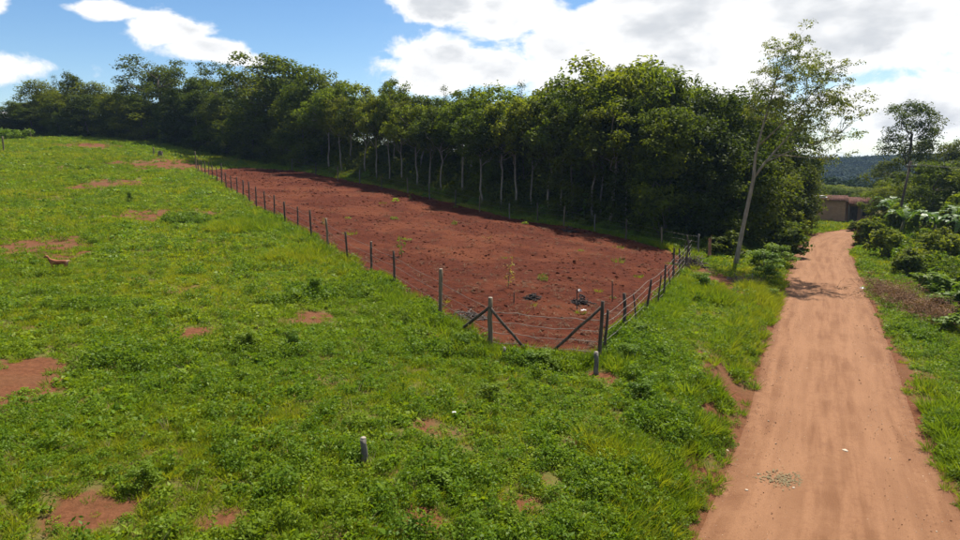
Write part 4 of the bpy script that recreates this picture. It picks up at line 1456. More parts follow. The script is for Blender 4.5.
WEEDS = [
    (5.5, 22.4, 1.1, 0.6, 'rank', 'bright leafy weed clump against the right wire fence'),
    (4.5, 19.6, 1.2, 0.55, 'rank', 'leafy weed clump at the foot of the front right corner post'),
    (-0.5, 19.6, 1.0, 0.6, 'rank', 'leafy weed clump under the left brace of the front corner'),
    (1.6, 18.6, 1.3, 0.5, 'rank', 'low weed clump in front of the wire gap between the braces'),
    (-6.1, 24.7, 1.0, 0.85, 'rank', 'tall weed clump near the sixth post of the left fence'),
    (-6.4, 18.0, 0.9, 0.6, 'rank', 'left one of two dark weed clumps in the middle of the field'),
    (-5.2, 18.3, 0.9, 0.6, 'rank', 'right one of two dark weed clumps in the middle of the field'),
    (10.4, 31.2, 1.5, 0.9, 'rank', 'bright weed clump at the far end of the right fence'),
    (-18.0, 42.2, 1.3, 0.65, 'rank', 'leafy green clump standing alone in the upper field'),
    (-25.5, 49.7, 0.8, 0.9, 'rank', 'small upright leafy weed in the upper left field'),
    (-0.8, 11.5, 0.7, 0.4, 'big', 'pale large-leaved weed above the bare patch at the bottom'),
    (-5.6, 10.5, 0.7, 0.45, 'rank', 'dark weed tuft beside the bare patch at bottom left'),
    (0.25, 15.9, 0.9, 0.45, 'rank', 'leafy weed tuft in the field below the front corner post'),
    (4.1, 16.8, 1.0, 0.5, 'rank', 'leafy weed tuft on the bank below the grey stub post'),
    (14.2, 32.8, 1.4, 0.6, 'rank', 'weed clump on the left road edge in the tree shadow'),
]
for (x, y, w, h, key, lab) in WEEDS:
    put_shrub(x, y, w, h, key, lab, 'weed_clump', 'weed')

# withered creeper hanging in the wood's edge
for (x, y, zc, w, h, lab) in ((9.4, 54.6, 6.2, 1.9, 5.0, 'left curtain of reddish brown withered creeper hanging in the wood'), (12.9, 51.6, 6.6, 1.6, 4.4, 'right curtain of reddish brown withered creeper hanging in the wood')):
    r = np.random.default_rng(int(zc * 10))
    g0 = float(height(x, y)[0])
    cl = [(r.normal(0, w * 0.3), r.normal(0, 0.35), zc + r.uniform(-h / 2, h / 2), r.uniform(0.3, 0.6)) for _ in range(34)]
    v, f, tint = clump_leaves(np.array(cl), 70, 0.22, 0.09, r, 1.3, 1.2)
    o = obj('withered_creeper', np_mesh('withered_creeper', v, f, [MAT['leaf_brown']], False, tint), None, (x, y, g0))
    tag(o, lab, 'creeper')
# ------------------------------------------------------------------ fences
def gz(x, y):
    return float(height(x, y)[0])


def post_mesh(seed, r0, top=True):
    r = np.random.default_rng(seed)
    mb = MB()
    n = 7
    zz = np.linspace(-0.2, 1.0, n)
    pts = np.stack([r.normal(0, 0.005, n), r.normal(0, 0.005, n), zz], -1)
    mb.tube(pts, r0 * np.linspace(1.08, 0.92, n), 8, True, 0.07)
    o = mb.build('post', MAT['post'])
    me = o.data
    bpy.data.objects.remove(o)
    return me


POSTS = [post_mesh(i, 0.05) for i in range(5)]
POSTS_PALE = []
for i in range(3):
    me = post_mesh(40 + i, 0.055)
    me.materials.clear()
    me.materials.append(MAT['post_pale'])
    POSTS_PALE.append(me)
POSTS_GREY = []
for i in range(2):
    me = post_mesh(60 + i, 0.06)
    me.materials.clear()
    me.materials.append(MAT['post_grey'])
    POSTS_GREY.append(me)
mbc = MB()
mbc.tube([(0, 0, -0.012), (0, 0, 0.012)], 0.047, 8, True, 0.05)
oc = mbc.build('cut_top', MAT['cutwood'])
CUT = oc.data
bpy.data.objects.remove(oc)


def add_post(root, x, y, h, me, thick=1.0, lean=(0.0, 0.0), cut=False, name='post'):
    o = obj(name, me, root)
    rl = root.location
    o.location = (x - rl.x, y - rl.y, gz(x, y) - rl.z)
    o.scale = (thick, thick, h)
    o.rotation_euler = (lean[0], lean[1], rng.uniform(0, 6.28))
    if cut:
        c = obj('cut_top', CUT, o)
        c.location = (0, 0, 1.0 + 0.006 / h)
        c.scale = (1.0, 1.0, 1.0 / h)
    return o


def add_wires(root, line, heights, rad, mat='wire', sag=0.03):
    rl = root.location
    for h_ in heights:
        mb = MB()
        pts = []
        for (a_, b_) in zip(line[:-1], line[1:]):
            for q in np.linspace(0, 1, 6)[:-1]:
                x = a_[0] * (1 - q) + b_[0] * q
                y = a_[1] * (1 - q) + b_[1] * q
                zz = gz(a_[0], a_[1]) * (1 - q) + gz(b_[0], b_[1]) * q
                pts.append((x - rl.x, y - rl.y, zz - rl.z + h_ - sag * math.sin(q * math.pi) * rng.uniform(0.3, 1.4)))
        x, y = line[-1]
        pts.append((x - rl.x, y - rl.y, gz(x, y) - rl.z + h_))
        mb.tube(np.array(pts), rad, 4, False)
        mb.build('wire', MAT[mat], root)


def brace(root, p0, p1, rad=0.045):
    rl = np.array(root.location)
    mb = MB()
    a_, b_ = np.array(p0) - rl, np.array(p1) - rl
    t_ = np.linspace(0, 1, 6)[:, None]
    mb.tube(a_ * (1 - t_) + b_ * t_ + rng.normal(0, 0.008, (6, 3)), rad, 7, True, 0.06)
    return mb.build('brace', MAT['post'], root)


CORNER_L, CORNER_R = (0.3, 19.95), (3.5, 19.3)
fl = empty('wire_fence', (CORNER_L[0], CORNER_L[1], gz(*CORNER_L)))
tag(fl, 'long wire fence on wooden posts along the left side of the red plot', 'fence')
for i, (x, y) in enumerate(LEFT_POSTS):
    pale = i in (0, 4)
    h = rng.uniform(1.45, 1.65)
    if i == 0:
        h = 1.75
    if i in (16,):
        h = 2.05
    add_post(fl, x, y, h, POSTS_PALE[i % 3] if pale else POSTS[i % 5], 1.25 if i == 0 else rng.uniform(0.85, 1.15), (rng.normal(0, 0.03), rng.normal(0, 0.03)), i in (0, 2, 4))
add_wires(fl, [CORNER_L] + list(LEFT_POSTS), (0.3, 0.6, 0.95, 1.3), 0.006)

ff = empty('wire_fence', (1.9, 19.6, gz(1.9, 19.6)))
tag(ff, 'short braced front end of the fence with two corner posts and diagonal braces', 'fence')
add_post(ff, *CORNER_L, 1.62, POSTS_PALE[1], 1.35, (0.0, 0.02), True)
add_post(ff, *CORNER_R, 1.8, POSTS[1], 1.15, (0.02, 0.03))
add_post(ff, 3.75, 19.9, 1.45, POSTS[2], 0.9, (-0.03, 0.05))
z0 = gz(*CORNER_L)
z1 = gz(*CORNER_R)
brace(ff, (0.3, 19.95, z0 + 1.36), (-0.62, 21.3, gz(-0.62, 21.3) + 0.18), 0.05)
brace(ff, (0.3, 19.95, z0 + 1.33), (1.42, 19.72, z0 + 0.02), 0.045)
brace(ff, (3.5, 19.3, z1 + 1.6), (2.0, 19.6, z1 + 0.05), 0.045)
add_wires(ff, [CORNER_L, (1.1, 19.8), (1.9, 19.62), (2.7, 19.46), CORNER_R], (0.28, 0.58, 0.9, 1.22), 0.0085)

RIGHT_POSTS = [(4.95, 22.5), (6.4, 25.6), (8.05, 29.2), (9.3, 32.3), (10.5, 35.2), (11.6, 38.0), (12.9, 41.2)]
fr = empty('wire_fence', (CORNER_R[0], CORNER_R[1], gz(*CORNER_R)))
tag(fr, 'wire fence on thin dark posts between the red plot and the grassy road bank', 'fence')
for i, (x, y) in enumerate(RIGHT_POSTS):
    add_post(fr, x, y, (1.5, 1.4, 1.5, 1.85, 1.5, 1.7, 1.6)[i], POSTS[(i + 2) % 5], (1.25, 0.9, 0.95, 1.0, 0.9, 1.0, 0.9)[i], (rng.normal(0, 0.05), rng.normal(0, 0.06)))
for i, (x, y) in enumerate([(5.7, 24.1), (7.3, 27.4), (8.8, 30.8), (9.9, 33.8), (11.0, 36.6), (12.1, 39.5)]):
    add_post(fr, x, y, rng.uniform(1.0, 1.4), POSTS[i % 5], 0.6, (rng.normal(0, 0.12), rng.normal(0, 0.15)), name='stake')
add_wires(fr, [CORNER_R] + RIGHT_POSTS, (0.25, 0.5, 0.78, 1.05, 1.32), 0.0095, 'wire', 0.05)

fb = empty('wire_fence', (BACK_POSTS[0][0], BACK_POSTS[0][1], gz(*BACK_POSTS[0])))
tag(fb, 'far wire fence of grey posts along the dark foot of the wood', 'fence')
bp = [(x - 0.2, y - 0.2) for (x, y) in BACK_POSTS]
for i, (x, y) in enumerate(bp):
    add_post(fb, x, y, rng.uniform(1.25, 1.65), POSTS_GREY[i % 2] if i % 3 == 0 else POSTS_PALE[i % 3] if i % 3 == 1 else POSTS[i % 5], rng.uniform(0.8, 1.1), (rng.normal(0, 0.04), rng.normal(0, 0.05)))
add_wires(fb, bp, (0.4, 0.8, 1.15), 0.005)

# single posts in the field
SINGLE = [
    (AT['stake'], 0.52, POSTS_GREY[0], 1.05, (0.0, 0.03), True, 'stub_post', 'short grey cut post standing alone in the foreground grass', 'post'),
    (AT['stub1'], 0.62, POSTS_GREY[1], 1.1, (0.03, 0.0), True, 'stub_post', 'short grey stub post in front of the right corner post', 'post'),
    (AT['stub2'], 0.42, POSTS_GREY[0], 0.8, (-0.02, 0.02), True, 'stub_post', 'small grey stub in the weeds between the diagonal braces', 'post'),
    (AT['palepost'], 1.75, POSTS_PALE[0], 1.5, (0, 0.01), True, 'field_post', 'pale post at the left picture edge below the green hedge', 'post'),
    (AT['palepost2'], 1.3, POSTS_PALE[1], 1.4, (0, 0.0), True, 'field_post', 'pale post at the right end of the green hedge', 'post'),
    ((AT['whitestake'][0], AT['whitestake'][1]), 1.05, POSTS_PALE[2], 1.5, (0, 0.0), True, 'field_post', 'short pale post in the upper field beside the brown stump', 'post'),
    ((AT['tallpost'][0], AT['tallpost'][1] - 0.8), 2.2, POSTS_PALE[0], 1.5, (0, 0.0), True, 'field_post', 'tall pale post before the dark trees at the upper end of the plot', 'post'),
    ((-33.5, 81.2), 2.0, POSTS_PALE[1], 1.2, (0.02, -0.02), True, 'field_post', 'pale topped post ending the long left fence', 'post'),
]
for (p_, h, me, th, lean, cut, nm, lab, cat) in SINGLE:
    root = empty(nm, (p_[0], p_[1], gz(p_[0], p_[1])))
    add_post(root, p_[0], p_[1], h, me, th, lean, cut)
    tag(root, lab, cat, 'single posts')

# thin stakes standing in the dug earth
for (x, y, h, lab) in ((3.74, 25.65, 0.75, 'thin stake with a white rag standing in the dug plot'), (5.4, 27.2, 0.9, 'thin bare stake in the plot near the right fence'), (1.3, 25.6, 0.5, 'thin short stick between the two charred piles and the front corner')):
    root = empty('plot_stake', (x, y, gz(x, y)))
    add_post(root, x, y, h, POSTS[1], 0.45, (rng.normal(0, 0.05), rng.normal(0, 0.05)), name='stick')
    tag(root, lab, 'stake', 'stakes in the plot')
    if 'rag' in lab:
        r = np.random.default_rng(5)
        v, f, tint = clump_leaves(np.array([(0.08, 0, h - 0.02, 0.07)]), 9, 0.16, 0.07, r, 0.15)
        obj('rag', np_mesh('rag', v, f, [MAT['white']], False, tint), root)


# brush and charred piles, stumps
def pile(name, x, y, w, h, n, mat, lab, L=0.5, rad=0.018, extra=None, cat='brush pile'):
    r = np.random.default_rng(int(abs(x * 100 + y * 10)))
    mb = MB()
    for i in range(n):
        q = r.normal(0, w * 0.28, 2)
        zz = -0.05 + abs(r.normal(0, 1)) * h * 0.4 * max(0.2, 1 - np.hypot(*q) / w)
        d = r.normal(size=3)
        d[2] *= 0.35
        d /= np.linalg.norm(d)
        l_ = L * r.uniform(0.4, 1.2)
        p0 = np.array((q[0], q[1], zz + 0.03)) - d * l_ / 2
        p1 = p0 + d * l_
        mid = (p0 + p1) / 2 + r.normal(0, 0.05 * l_, 3)
        mb.tube(np.array([p0, mid, p1]), rad * r.uniform(0.5, 1.4), 5, True)
    o = mb.build(name, MAT[mat], None, (x, y, gz(x, y)))
    tag(o, lab, cat)
    return o


pile('charred_pile', AT['ash1'][0], AT['ash1'][1], 0.6, 0.3, 80, 'char', 'left of two black charred piles on the dug red earth', 0.24, 0.02)
pile('charred_pile', AT['ash2'][0], AT['ash2'][1], 0.6, 0.34, 90, 'char', 'right of two black charred piles on the dug red earth', 0.26, 0.022)
pile('brush_pile', AT['brush'][0] + 0.15, AT['brush'][1], 1.0, 0.4, 90, 'ashstick', 'grey brushwood pile beside the front left corner of the plot', 0.55, 0.014)
pile('brush_pile', 12.4, 39.6, 1.3, 0.9, 80, 'post', 'tangle of dark branches at the far right corner of the plot', 1.3, 0.022)
pile('brush_pile', 14.0, 36.0, 1.5, 0.35, 70, 'ashstick', 'flat scatter of grey sticks on bare earth below the tall tree', 0.9, 0.015)
pile('charred_pile', 6.2, 47.6, 1.0, 0.4, 50, 'char', 'dark pile at the far edge of the plot below the trees', 0.6, 0.03)

# dry brush heap right of the road
r = np.random.default_rng(31)
root = empty('dry_brush_heap', (20.6, 32.4, gz(20.6, 32.4)))
tag(root, 'long heap of dry brown brush on the right road verge', 'brush heap')
cl, mb = [], MB()
for i in range(170):
    t_ = r.uniform(0, 1)
    c = np.array((21.6, 36.2)) * (1 - t_) + np.array((19.8, 28.4)) * t_ + r.normal(0, 0.62, 2)
    hh = gz(c[0], c[1]) - root.location.z
    zz = hh + abs(r.normal(0.28, 0.28))
    cl.append((c[0] - 20.6, c[1] - 32.4, zz, r.uniform(0.25, 0.5)))
    for _ in range(6):
        p0 = np.array((c[0] - 20.6, c[1] - 32.4, zz)) + r.normal(0, 0.3, 3) * (1, 1, 0.5)
        d = r.normal(size=3)
        d[2] = abs(d[2]) * 0.6
        d /= np.linalg.norm(d)
        mb.tube(np.array([p0, p0 + d * r.uniform(0.25, 0.6)]), 0.008, 4, False)
v, f, tint = clump_leaves(np.array(cl), 75, 0.11, 0.035, r, 0.6, 0.1)
obj('dry_leaves', np_mesh('dry_leaves', v, f, [MAT['brush']], False, tint), root)
mb.build('twigs', MAT['brush'], root)


def stump(name, x, y, h, rad, mat, lab, jag=0.25, cat='stump'):
    r = np.random.default_rng(int(abs(x) * 100))
    n, sd_ = 7, 11
    v, f = [], []
    for i in range(n):
        for j in range(sd_):
            th = j / sd_ * 6.283
            q = rad * (1.5 - 0.6 * min(1, i / 3)) * (1 + 0.13 * math.sin(3 * th + i) + r.uniform(-0.08, 0.08))
            zz = -0.1 + (h + 0.1) * i / (n - 1) + (jag * h * r.uniform(-0.6, 0.8) if i == n - 1 else 0)
            v.append((q * math.cos(th), q * math.sin(th), zz))
    for i in range(n - 1):
        for j in range(sd_):
            f.append((i * sd_ + j, i * sd_ + (j + 1) % sd_, (i + 1) * sd_ + (j + 1) % sd_, (i + 1) * sd_ + j))
    v.append((0, 0, h * 0.75))
    c = len(v) - 1
    b0 = (n - 1) * sd_
    f += [(b0 + j, b0 + (j + 1) % sd_, c) for j in range(sd_)]
    me = bpy.data.meshes.new(name)
    me.from_pydata(v, [], f)
    me.materials.append(MAT[mat])
    o = obj(name, me, None, (x, y, gz(x, y)))
    tag(o, lab, cat)
    return o


stump('broken_stump', AT['stumpR'][0], AT['stumpR'][1] - 0.8, 1.3, 0.10, 'peeled', 'broken stump with peeled orange wood left of the tall leaning tree', 0.3)
stump('tree_stump', AT['stump'][0] + 0.35, AT['stump'][1], 0.75, 0.32, 'bark', 'dark brown stump beside a pale post in the upper field', 0.2)


# crumpled white scraps
def scrap(x, y, w, lab, name='plastic_scrap'):
    r = np.random.default_rng(int(abs(x * 31)))
    n = 7
    gxx, gyy = np.meshgrid(np.linspace(-1, 1, n), np.linspace(-1, 1, n))
    zz = np.abs(r.normal(0, 0.35, (n, n))) * (1.15 - np.hypot(gxx, gyy) * 0.6)
    v = np.stack([(gxx + r.normal(0, 0.14, (n, n))) * w, (gyy + r.normal(0, 0.14, (n, n))) * w * 0.8, zz * w + 0.06], -1)
    i_ = np.arange(n * n).reshape(n, n)
    f = np.stack([i_[:-1, :-1], i_[:-1, 1:], i_[1:, 1:], i_[1:, :-1]], -1).reshape(-1, 4)
    o = obj(name, np_mesh(name, v, f, [MAT['white']]), None, (x, y, gz(x, y) + 0.08))
    tag(o, lab, 'scrap')


scrap(AT['whitebag'][0], AT['whitebag'][1], 0.24, 'crumpled white plastic lying in the grass left of the long fence')
scrap(AT['scrap'][0], AT['scrap'][1], 0.04, 'tiny white scrap in the grass below the front corner')
scrap(AT['whiteR'][0] - 0.3, AT['whiteR'][1], 0.12, 'white scrap on the right road edge beside the dry brush heap')
scrap(14.6, 35.1, 0.1, 'white scrap on the bare earth below the tall tree')
scrap(3.9, 25.0, 0.09, 'white scrap on the dug earth near the thin stakes')

# stones on the road
def stone(x, y, w, h, lab, seed):
    me = clod_mesh(seed)
    me.materials.clear()
    me.materials.append(MAT['rock'])
    o = obj('stone', me, None, (x, y, 0.03))
    o.scale = (w, w * 0.8, h)
    o.rotation_euler = (0, 0, seed)
    tag(o, lab, 'stone')


stone(8.87, 15.6, 0.09, 0.04, 'largest yellowish stone lying in the middle of the dirt road', 1001)
stone(6.25, 14.35, 0.035, 0.025, 'small pale stone left of the green patch on the road', 1002)
stone(6.75, 13.7, 0.04, 0.025, 'pale stone at the near edge of the green patch on the road', 1003)
stone(6.0, 15.6, 0.05, 0.03, 'pale stone near the left road edge', 1004)
stone(5.7, 13.6, 0.04, 0.025, 'flat pale stone on the road left of the green patch, nearest the camera', 1005)
# the dull green patch flattened into the road
rp = np.random.default_rng(8)
n = 260
c = np.stack([6.72 + rp.normal(0, 0.24, n), 14.12 + rp.normal(0, 0.2, n), np.full(n, 0.030)], -1)
nr_ = rand_dirs(n, rp) * 0.2 + np.array((0, 0, 1.0))
nr_ /= np.linalg.norm(nr_, axis=1)[:, None]
MAT['flat_dung'] = leaf_mat('flattened_greens', (0.10, 0.085, 0.035), (0.17, 0.14, 0.07), (0.16, 0.11, 0.05), 0.1, 0.9)
v, f = leaf_quads(c, nr_, rand_dirs(n, rp), rp.uniform(0.03, 0.09, n), rp.uniform(0.02, 0.05, n))
o = obj('flattened_greens', np_mesh('flattened_greens', v, f, [MAT['flat_dung']], False, rp.uniform(0, 1, n)))
tag(o, 'patch of dull green trodden plants on the dirt road', 'plants', kind='stuff')


# saplings
def sapling(x, y, h, mat, lab, seed, nl=36, L=0.14):
    r = np.random.default_rng(seed)
    root = empty('sapling', (x, y, gz(x, y)))
    tag(root, lab, 'sapling')
    mb = MB()
    st = limb((0, 0, -0.05), (r.normal(0, 0.05), r.normal(0, 0.05), h), 6, r, 0, 0.1)
    mb.tube(st, np.linspace(0.02, 0.007, 6), 5, True)
    mb.build('stem', MAT['bark'], root)
    cl = [(*(st[k] + r.normal(0, 0.1, 3) * (1, 1, 0.5)), 0.14) for k in (1, 2, 2, 3, 3, 4, 4, 5, 5)]
    v, f, tint = clump_leaves(np.array(cl), nl / 4, L, L * 0.5, r, 1.0, 0.4)
    obj('foliage', np_mesh('foliage', v, f, [MAT[mat]], False, tint), root)


MAT['sap_yellow'] = leaf_mat('yellowing_leaf', (0.16, 0.15, 0.02), (0.30, 0.26, 0.03), (0.32, 0.24, 0.03), 0.35, 0.5)
sapling(AT['sap1'][0], AT['sap1'][1], 1.25, 'sap_yellow', 'yellowing sapling standing in the middle of the dug plot', 3, 30, 0.1)
sapling(AT['sap2'][0], AT['sap2'][1], 1.0, 'weed', 'small olive sapling in the plot near the left fence', 4, 26)
sapling(8.2, 53.2, 2.4, 'rank', 'pale-leaved young tree at the foot of the wood behind the far fence', 5, 60, 0.3)
sapling(-46.5, 100.5, 3.6, 'bright' if False else 'leaf_bright', 'small light green young tree before the left part of the wood', 6, 90, 0.4)


# ------------------------------------------------------------------ goat
def goat_mesh():
    V = [((0.36, 0, 0.58), 0.115), ((0.12, 0, 0.57), 0.135), ((-0.12, 0, 0.57), 0.14), ((-0.32, 0, 0.60), 0.115),      # rump .. shoulders
         ((-0.43, 0, 0.72), 0.075), ((-0.50, 0, 0.85), 0.058), ((-0.58, 0, 0.90), 0.062), ((-0.70, 0, 0.83), 0.035),      # neck, head, muzzle
         ((0.47, 0, 0.64), 0.035), ((0.56, 0, 0.60), 0.018)]                                                               # tail
    E = [(0, 1), (1, 2), (2, 3), (3, 4), (4, 5), (5, 6), (6, 7), (0, 8), (8, 9)]

    def leg(root_i, pts):
        prev = root_i
        for (p_, rr) in pts:
            V.append((p_, rr))
            E.append((prev, len(V) - 1))
            prev = len(V) - 1
    for sy in (-1, 1):
        leg(0, [((0.34, 0.09 * sy, 0.46), 0.07), ((0.30, 0.095 * sy, 0.34), 0.042), ((0.40, 0.095 * sy, 0.22), 0.026), ((0.385, 0.095 * sy, 0.05), 0.022), ((0.36, 0.095 * sy, 0.0), 0.028)])
        leg(3, [((-0.31, 0.085 * sy, 0.44), 0.055), ((-0.32, 0.09 * sy, 0.25), 0.03), ((-0.315, 0.09 * sy, 0.06), 0.022), ((-0.335, 0.09 * sy, 0.0), 0.028)])
        leg(6, [((-0.55, 0.07 * sy, 0.93), 0.022), ((-0.51, 0.14 * sy, 0.90), 0.016)])      # ears
    me = bpy.data.meshes.new('goat')
    me.from_pydata([q[0] for q in V], E, [])
    o = bpy.data.objects.new('goat', me)
    COL.objects.link(o)
    sk = o.modifiers.new('skin', 'SKIN')
    for k_, q in enumerate(V):
        d_ = me.skin_vertices[0].data[k_]
        d_.radius = (q[1], q[1])
        d_.use_root = (k_ == 1)
    sb = o.modifiers.new('subsurf', 'SUBSURF')
    sb.levels = 2
    sb.render_levels = 2
    return o


m, t, out = new_mat('goat_coat')
ob = t.add('ShaderNodeTexCoord').outputs['Object']
sp_ = t.add('ShaderNodeSeparateXYZ')
t.l.new(ob, sp_.inputs[0])
nz = t.noise(ob, 6, 4)
rear = t.ramp(t.math('ADD', sp_.outputs[0], t.math('MULTIPLY', t.math('SUBTRACT', nz, 0.5), 0.2)), 0.34, 0.44)
col = t.mix(t.ramp(nz, 0.3, 0.7), (0.16, 0.046, 0.014), (0.26, 0.09, 0.03))
col = t.mix(t.math('MULTIPLY', rear, 0.8), col, (0.34, 0.21, 0.12))
p = t.add('ShaderNodeBsdfPrincipled')
t.put(p.inputs['Base Color'], col)
p.inputs['Roughness'].default_value = 0.85
t.l.new(p.outputs[0], out.inputs[0])
g = goat_mesh()
g.data.materials.append(m)
g.location = (AT['goat'][0], AT['goat'][1], AT['goat'][2] - 0.0)
g.rotation_euler = (0, 0, R(12))
g.scale = (0.78, 0.78, 0.78)
tag(g, 'tan goat with pale hindquarters standing in the field with its head raised', 'goat')


# ------------------------------------------------------------------ house by the bend
def brick_mat(name, c1, c2, mortar):
    m, t, out = new_mat(name)
    ob = t.add('ShaderNodeTexCoord').outputs['Object']
    s_ = t.add('ShaderNodeSeparateXYZ')
    t.l.new(ob, s_.inputs[0])
    cb = t.add('ShaderNodeCombineXYZ')
    t.l.new(t.math('ADD', s_.outputs[0], s_.outputs[1]), cb.inputs[0])
    t.l.new(s_.outputs[2], cb.inputs[1])
    bt = t.add('ShaderNodeTexBrick')
    t.l.new(cb.outputs[0], bt.inputs['Vector'])
    bt.inputs['Scale'].default_value = 1.0
    bt.inputs['Brick Width'].default_value = 0.24
    bt.inputs['Row Height'].default_value = 0.11
    bt.inputs['Mortar Size'].default_value = 0.012
    t.put(bt.inputs['Color1'], c1)
    t.put(bt.inputs['Color2'], c2)
    t.put(bt.inputs['Mortar'], mortar)
    dirt = t.noise(ob, 1.2, 5, 0.65)
    col = t.mix(t.math('MULTIPLY', t.ramp(dirt, 0.45, 0.75), 0.45), bt.outputs['Color'], (0.16, 0.09, 0.06))
    p = t.add('ShaderNodeBsdfPrincipled')
    t.put(p.inputs['Base Color'], col)
    p.inputs['Roughness'].default_value = 0.9
    bb = t.add('ShaderNodeBump')
    bb.inputs['Strength'].default_value = 0.6
    bb.inputs['Distance'].default_value = 0.02
    t.put(bb.inputs['Height'], bt.outputs['Fac'])
    bb.invert = True
    t.l.new(bb.outputs[0], p.inputs['Normal'])
    t.l.new(p.outputs[0], out.inputs[0])
    return m


MAT['brick'] = brick_mat('mud_brick', (0.36, 0.195, 0.112), (0.43, 0.25, 0.145), (0.37, 0.25, 0.16))
MAT['rust'] = solid_mat('rusty_sheet', (0.05, 0.026, 0.020), (0.09, 0.044, 0.032), 2.5, 0.95, 0.2, stretch=(1, 0.2, 1), spec=0.03)
MAT['sheet'] = solid_mat('pale_sheet', (0.45, 0.44, 0.42), (0.70, 0.69, 0.67), 2.5, 0.5)
MAT['render_white'] = solid_mat('pale_plaster', (0.50, 0.50, 0.50), (0.66, 0.66, 0.66), 2.0, 0.8)
hx, hy = 41.6, 79.6
house = empty('brick_house', (hx, hy, gz(hx, hy) - 0.1), R(-27))
tag(house, 'low mud-brick house with a rust-red veranda at the bend of the road', 'house')
mb = MB()
H_ = 2.75
# front wall of the main block with a door and a window opening, built from piers
def wall_front(x0, x1, y0, y1, z1, holes):
    xs = x0
    for (a_, b_, c_, d_) in holes:
        mb.box(xs, a_, y0, y1, 0, z1)
        if c_ > 0:
            mb.box(a_, b_, y0, y1, 0, c_)
        mb.box(a_, b_, y0, y1, d_, z1)
        xs = b_
    mb.box(xs, x1, y0, y1, 0, z1)


wall_front(-4.6, 1.0, 0.0, 0.22, H_, [(-3.6, -2.7, 1.0, 2.0)])
mb.box(-4.6, -4.38, 0.225, 5.6, 0, H_)
mb.box(0.78, 1.0, 0.225, 5.6, 0, H_)
wall_front(1.003, 4.0, 1.6, 1.82, H_ - 0.3, [(1.5, 2.3, 0.0, 2.0), (2.8, 3.6, 0.9, 1.9)])
mb.box(3.78, 4.0, 1.825, 5.6, 0, H_ - 0.3)
mb.box(-4.37, 3.77, 5.4, 5.597, 0, H_ - 0.31)
mb.build('wall', MAT['brick'], house, None, False)


def corrugated(name, x0, x1, y0, y1, z0, z1, mat, parent):
    n = int((x1 - x0) / 0.07)
    xs = np.linspace(x0, x1, n)
    wv = 0.02 * np.sin(np.arange(n) * math.pi / 2)
    v = []
    for yy, zz in ((y0, z0), (y1, z1)):
        for th in (0, -0.03):
            v += [(xs[i], yy, zz + wv[i] + th) for i in range(n)]
    v = np.array(v)
    a0, a1, b0, b1 = 0, n, 2 * n, 3 * n
    f = []
    for i in range(n - 1):
        f += [(a0 + i, a0 + i + 1, b0 + i + 1, b0 + i), (a1 + i + 1, a1 + i, b1 + i, b1 + i + 1), (a0 + i + 1, a0 + i, a1 + i, a1 + i + 1), (b0 + i, b0 + i + 1, b1 + i + 1, b1 + i)]
    return obj(name, np_mesh(name, v, np.array(f), [MAT[mat]]), parent)


corrugated('roof', -4.85, 1.25, -0.3, 5.8, H_ + 0.04, H_ + 0.34, 'rust', house)
corrugated('veranda_roof', 1.28, 4.3, -0.35, 5.7, H_ - 0.34, H_ + 0.16, 'rust', house)
for x in (1.35, 2.65, 3.9):
    mbp = MB()
    mbp.tube([(x, -0.1, 0), (x, -0.1, H_ - 0.37)], 0.06, 7)
    mbp.build('veranda_post', MAT['post_grey'], house)
for (x0, x1, z0, z1, y_) in ((-3.6, -2.7, 1.0, 2.0, 0.1), (2.8, 3.6, 0.9, 1.9, 1.7)):
    w_ = MB().box(x0, x1, y_, y_ + 0.05, z0, z1).build('window', MAT['dark_hole'], house, None, False)
    MB().box(x0, x1, y_ - 0.045, y_ - 0.003, (z0 + z1) / 2 - 0.025, (z0 + z1) / 2 + 0.025).build('frame', MAT['post_grey'], w_, None, False)
d_ = MB().box(1.5, 2.3, 1.7, 1.75, 0.02, 2.0).build('door', MAT['bark'], house, None, False)
MB().box(2.15, 2.2, 1.66, 1.697, 0.95, 1.05).build('handle', MAT['post_grey'], d_, None, False)
MB().box(-4.9, 4.3, -0.5, 5.9, -0.5, 0.06).build('plinth', MAT['rock'], house, None, False)
wt = MB()
wt.box(-0.65, 0.65, -0.4, 0.4, 0, 0.05)
wt.box(-0.6, 0.5, -0.35, 0.3, 0.053, 0.22)
o = wt.build('white_sheets', MAT['white'], None, (hx - 1.0, hy + 1.7, gz(hx, hy) + H_ + 0.16), False)
o.rotation_euler = (0.05, 0, R(-27))
tag(o, 'small stack of white sheets lying on the brick house roof', 'sheets')

# far houses
def small_house(x, y, z, w, d, h, rz, wallm, roofm, lab):
    o = empty('far_house', (x, y, z), rz)
    tag(o, lab, 'house')
    MB().box(-w / 2, w / 2, -d / 2, d / 2, -0.5, h).build('wall', MAT[wallm], o, None, False)
    v = [(-w / 2 - 0.4, -d / 2 - 0.5, h + 0.02), (w / 2 + 0.4, -d / 2 - 0.5, h + 0.02), (w / 2 + 0.4, d / 2 + 0.5, h + 0.02), (-w / 2 - 0.4, d / 2 + 0.5, h + 0.02), (-w / 2 - 0.4, 0, h + d * 0.3), (w / 2 + 0.4, 0, h + d * 0.3)]
    me = bpy.data.meshes.new('roof')
    me.from_pydata(v, [], [(0, 1, 5, 4), (2, 3, 4, 5), (0, 4, 3), (1, 2, 5), (0, 3, 2, 1)])
    me.materials.append(MAT[roofm])
    obj('roof', me, o)
    MB().box(-w * 0.3, -w * 0.12, -d / 2 - 0.03, -d / 2 - 0.004, 0.9, 2.0).build('window', MAT['dark_hole'], o, None, False)
    MB().box(w * 0.1, w * 0.26, -d / 2 - 0.03, -d / 2 - 0.004, 0.0, 2.05).build('door', MAT['bark'], o, None, False)


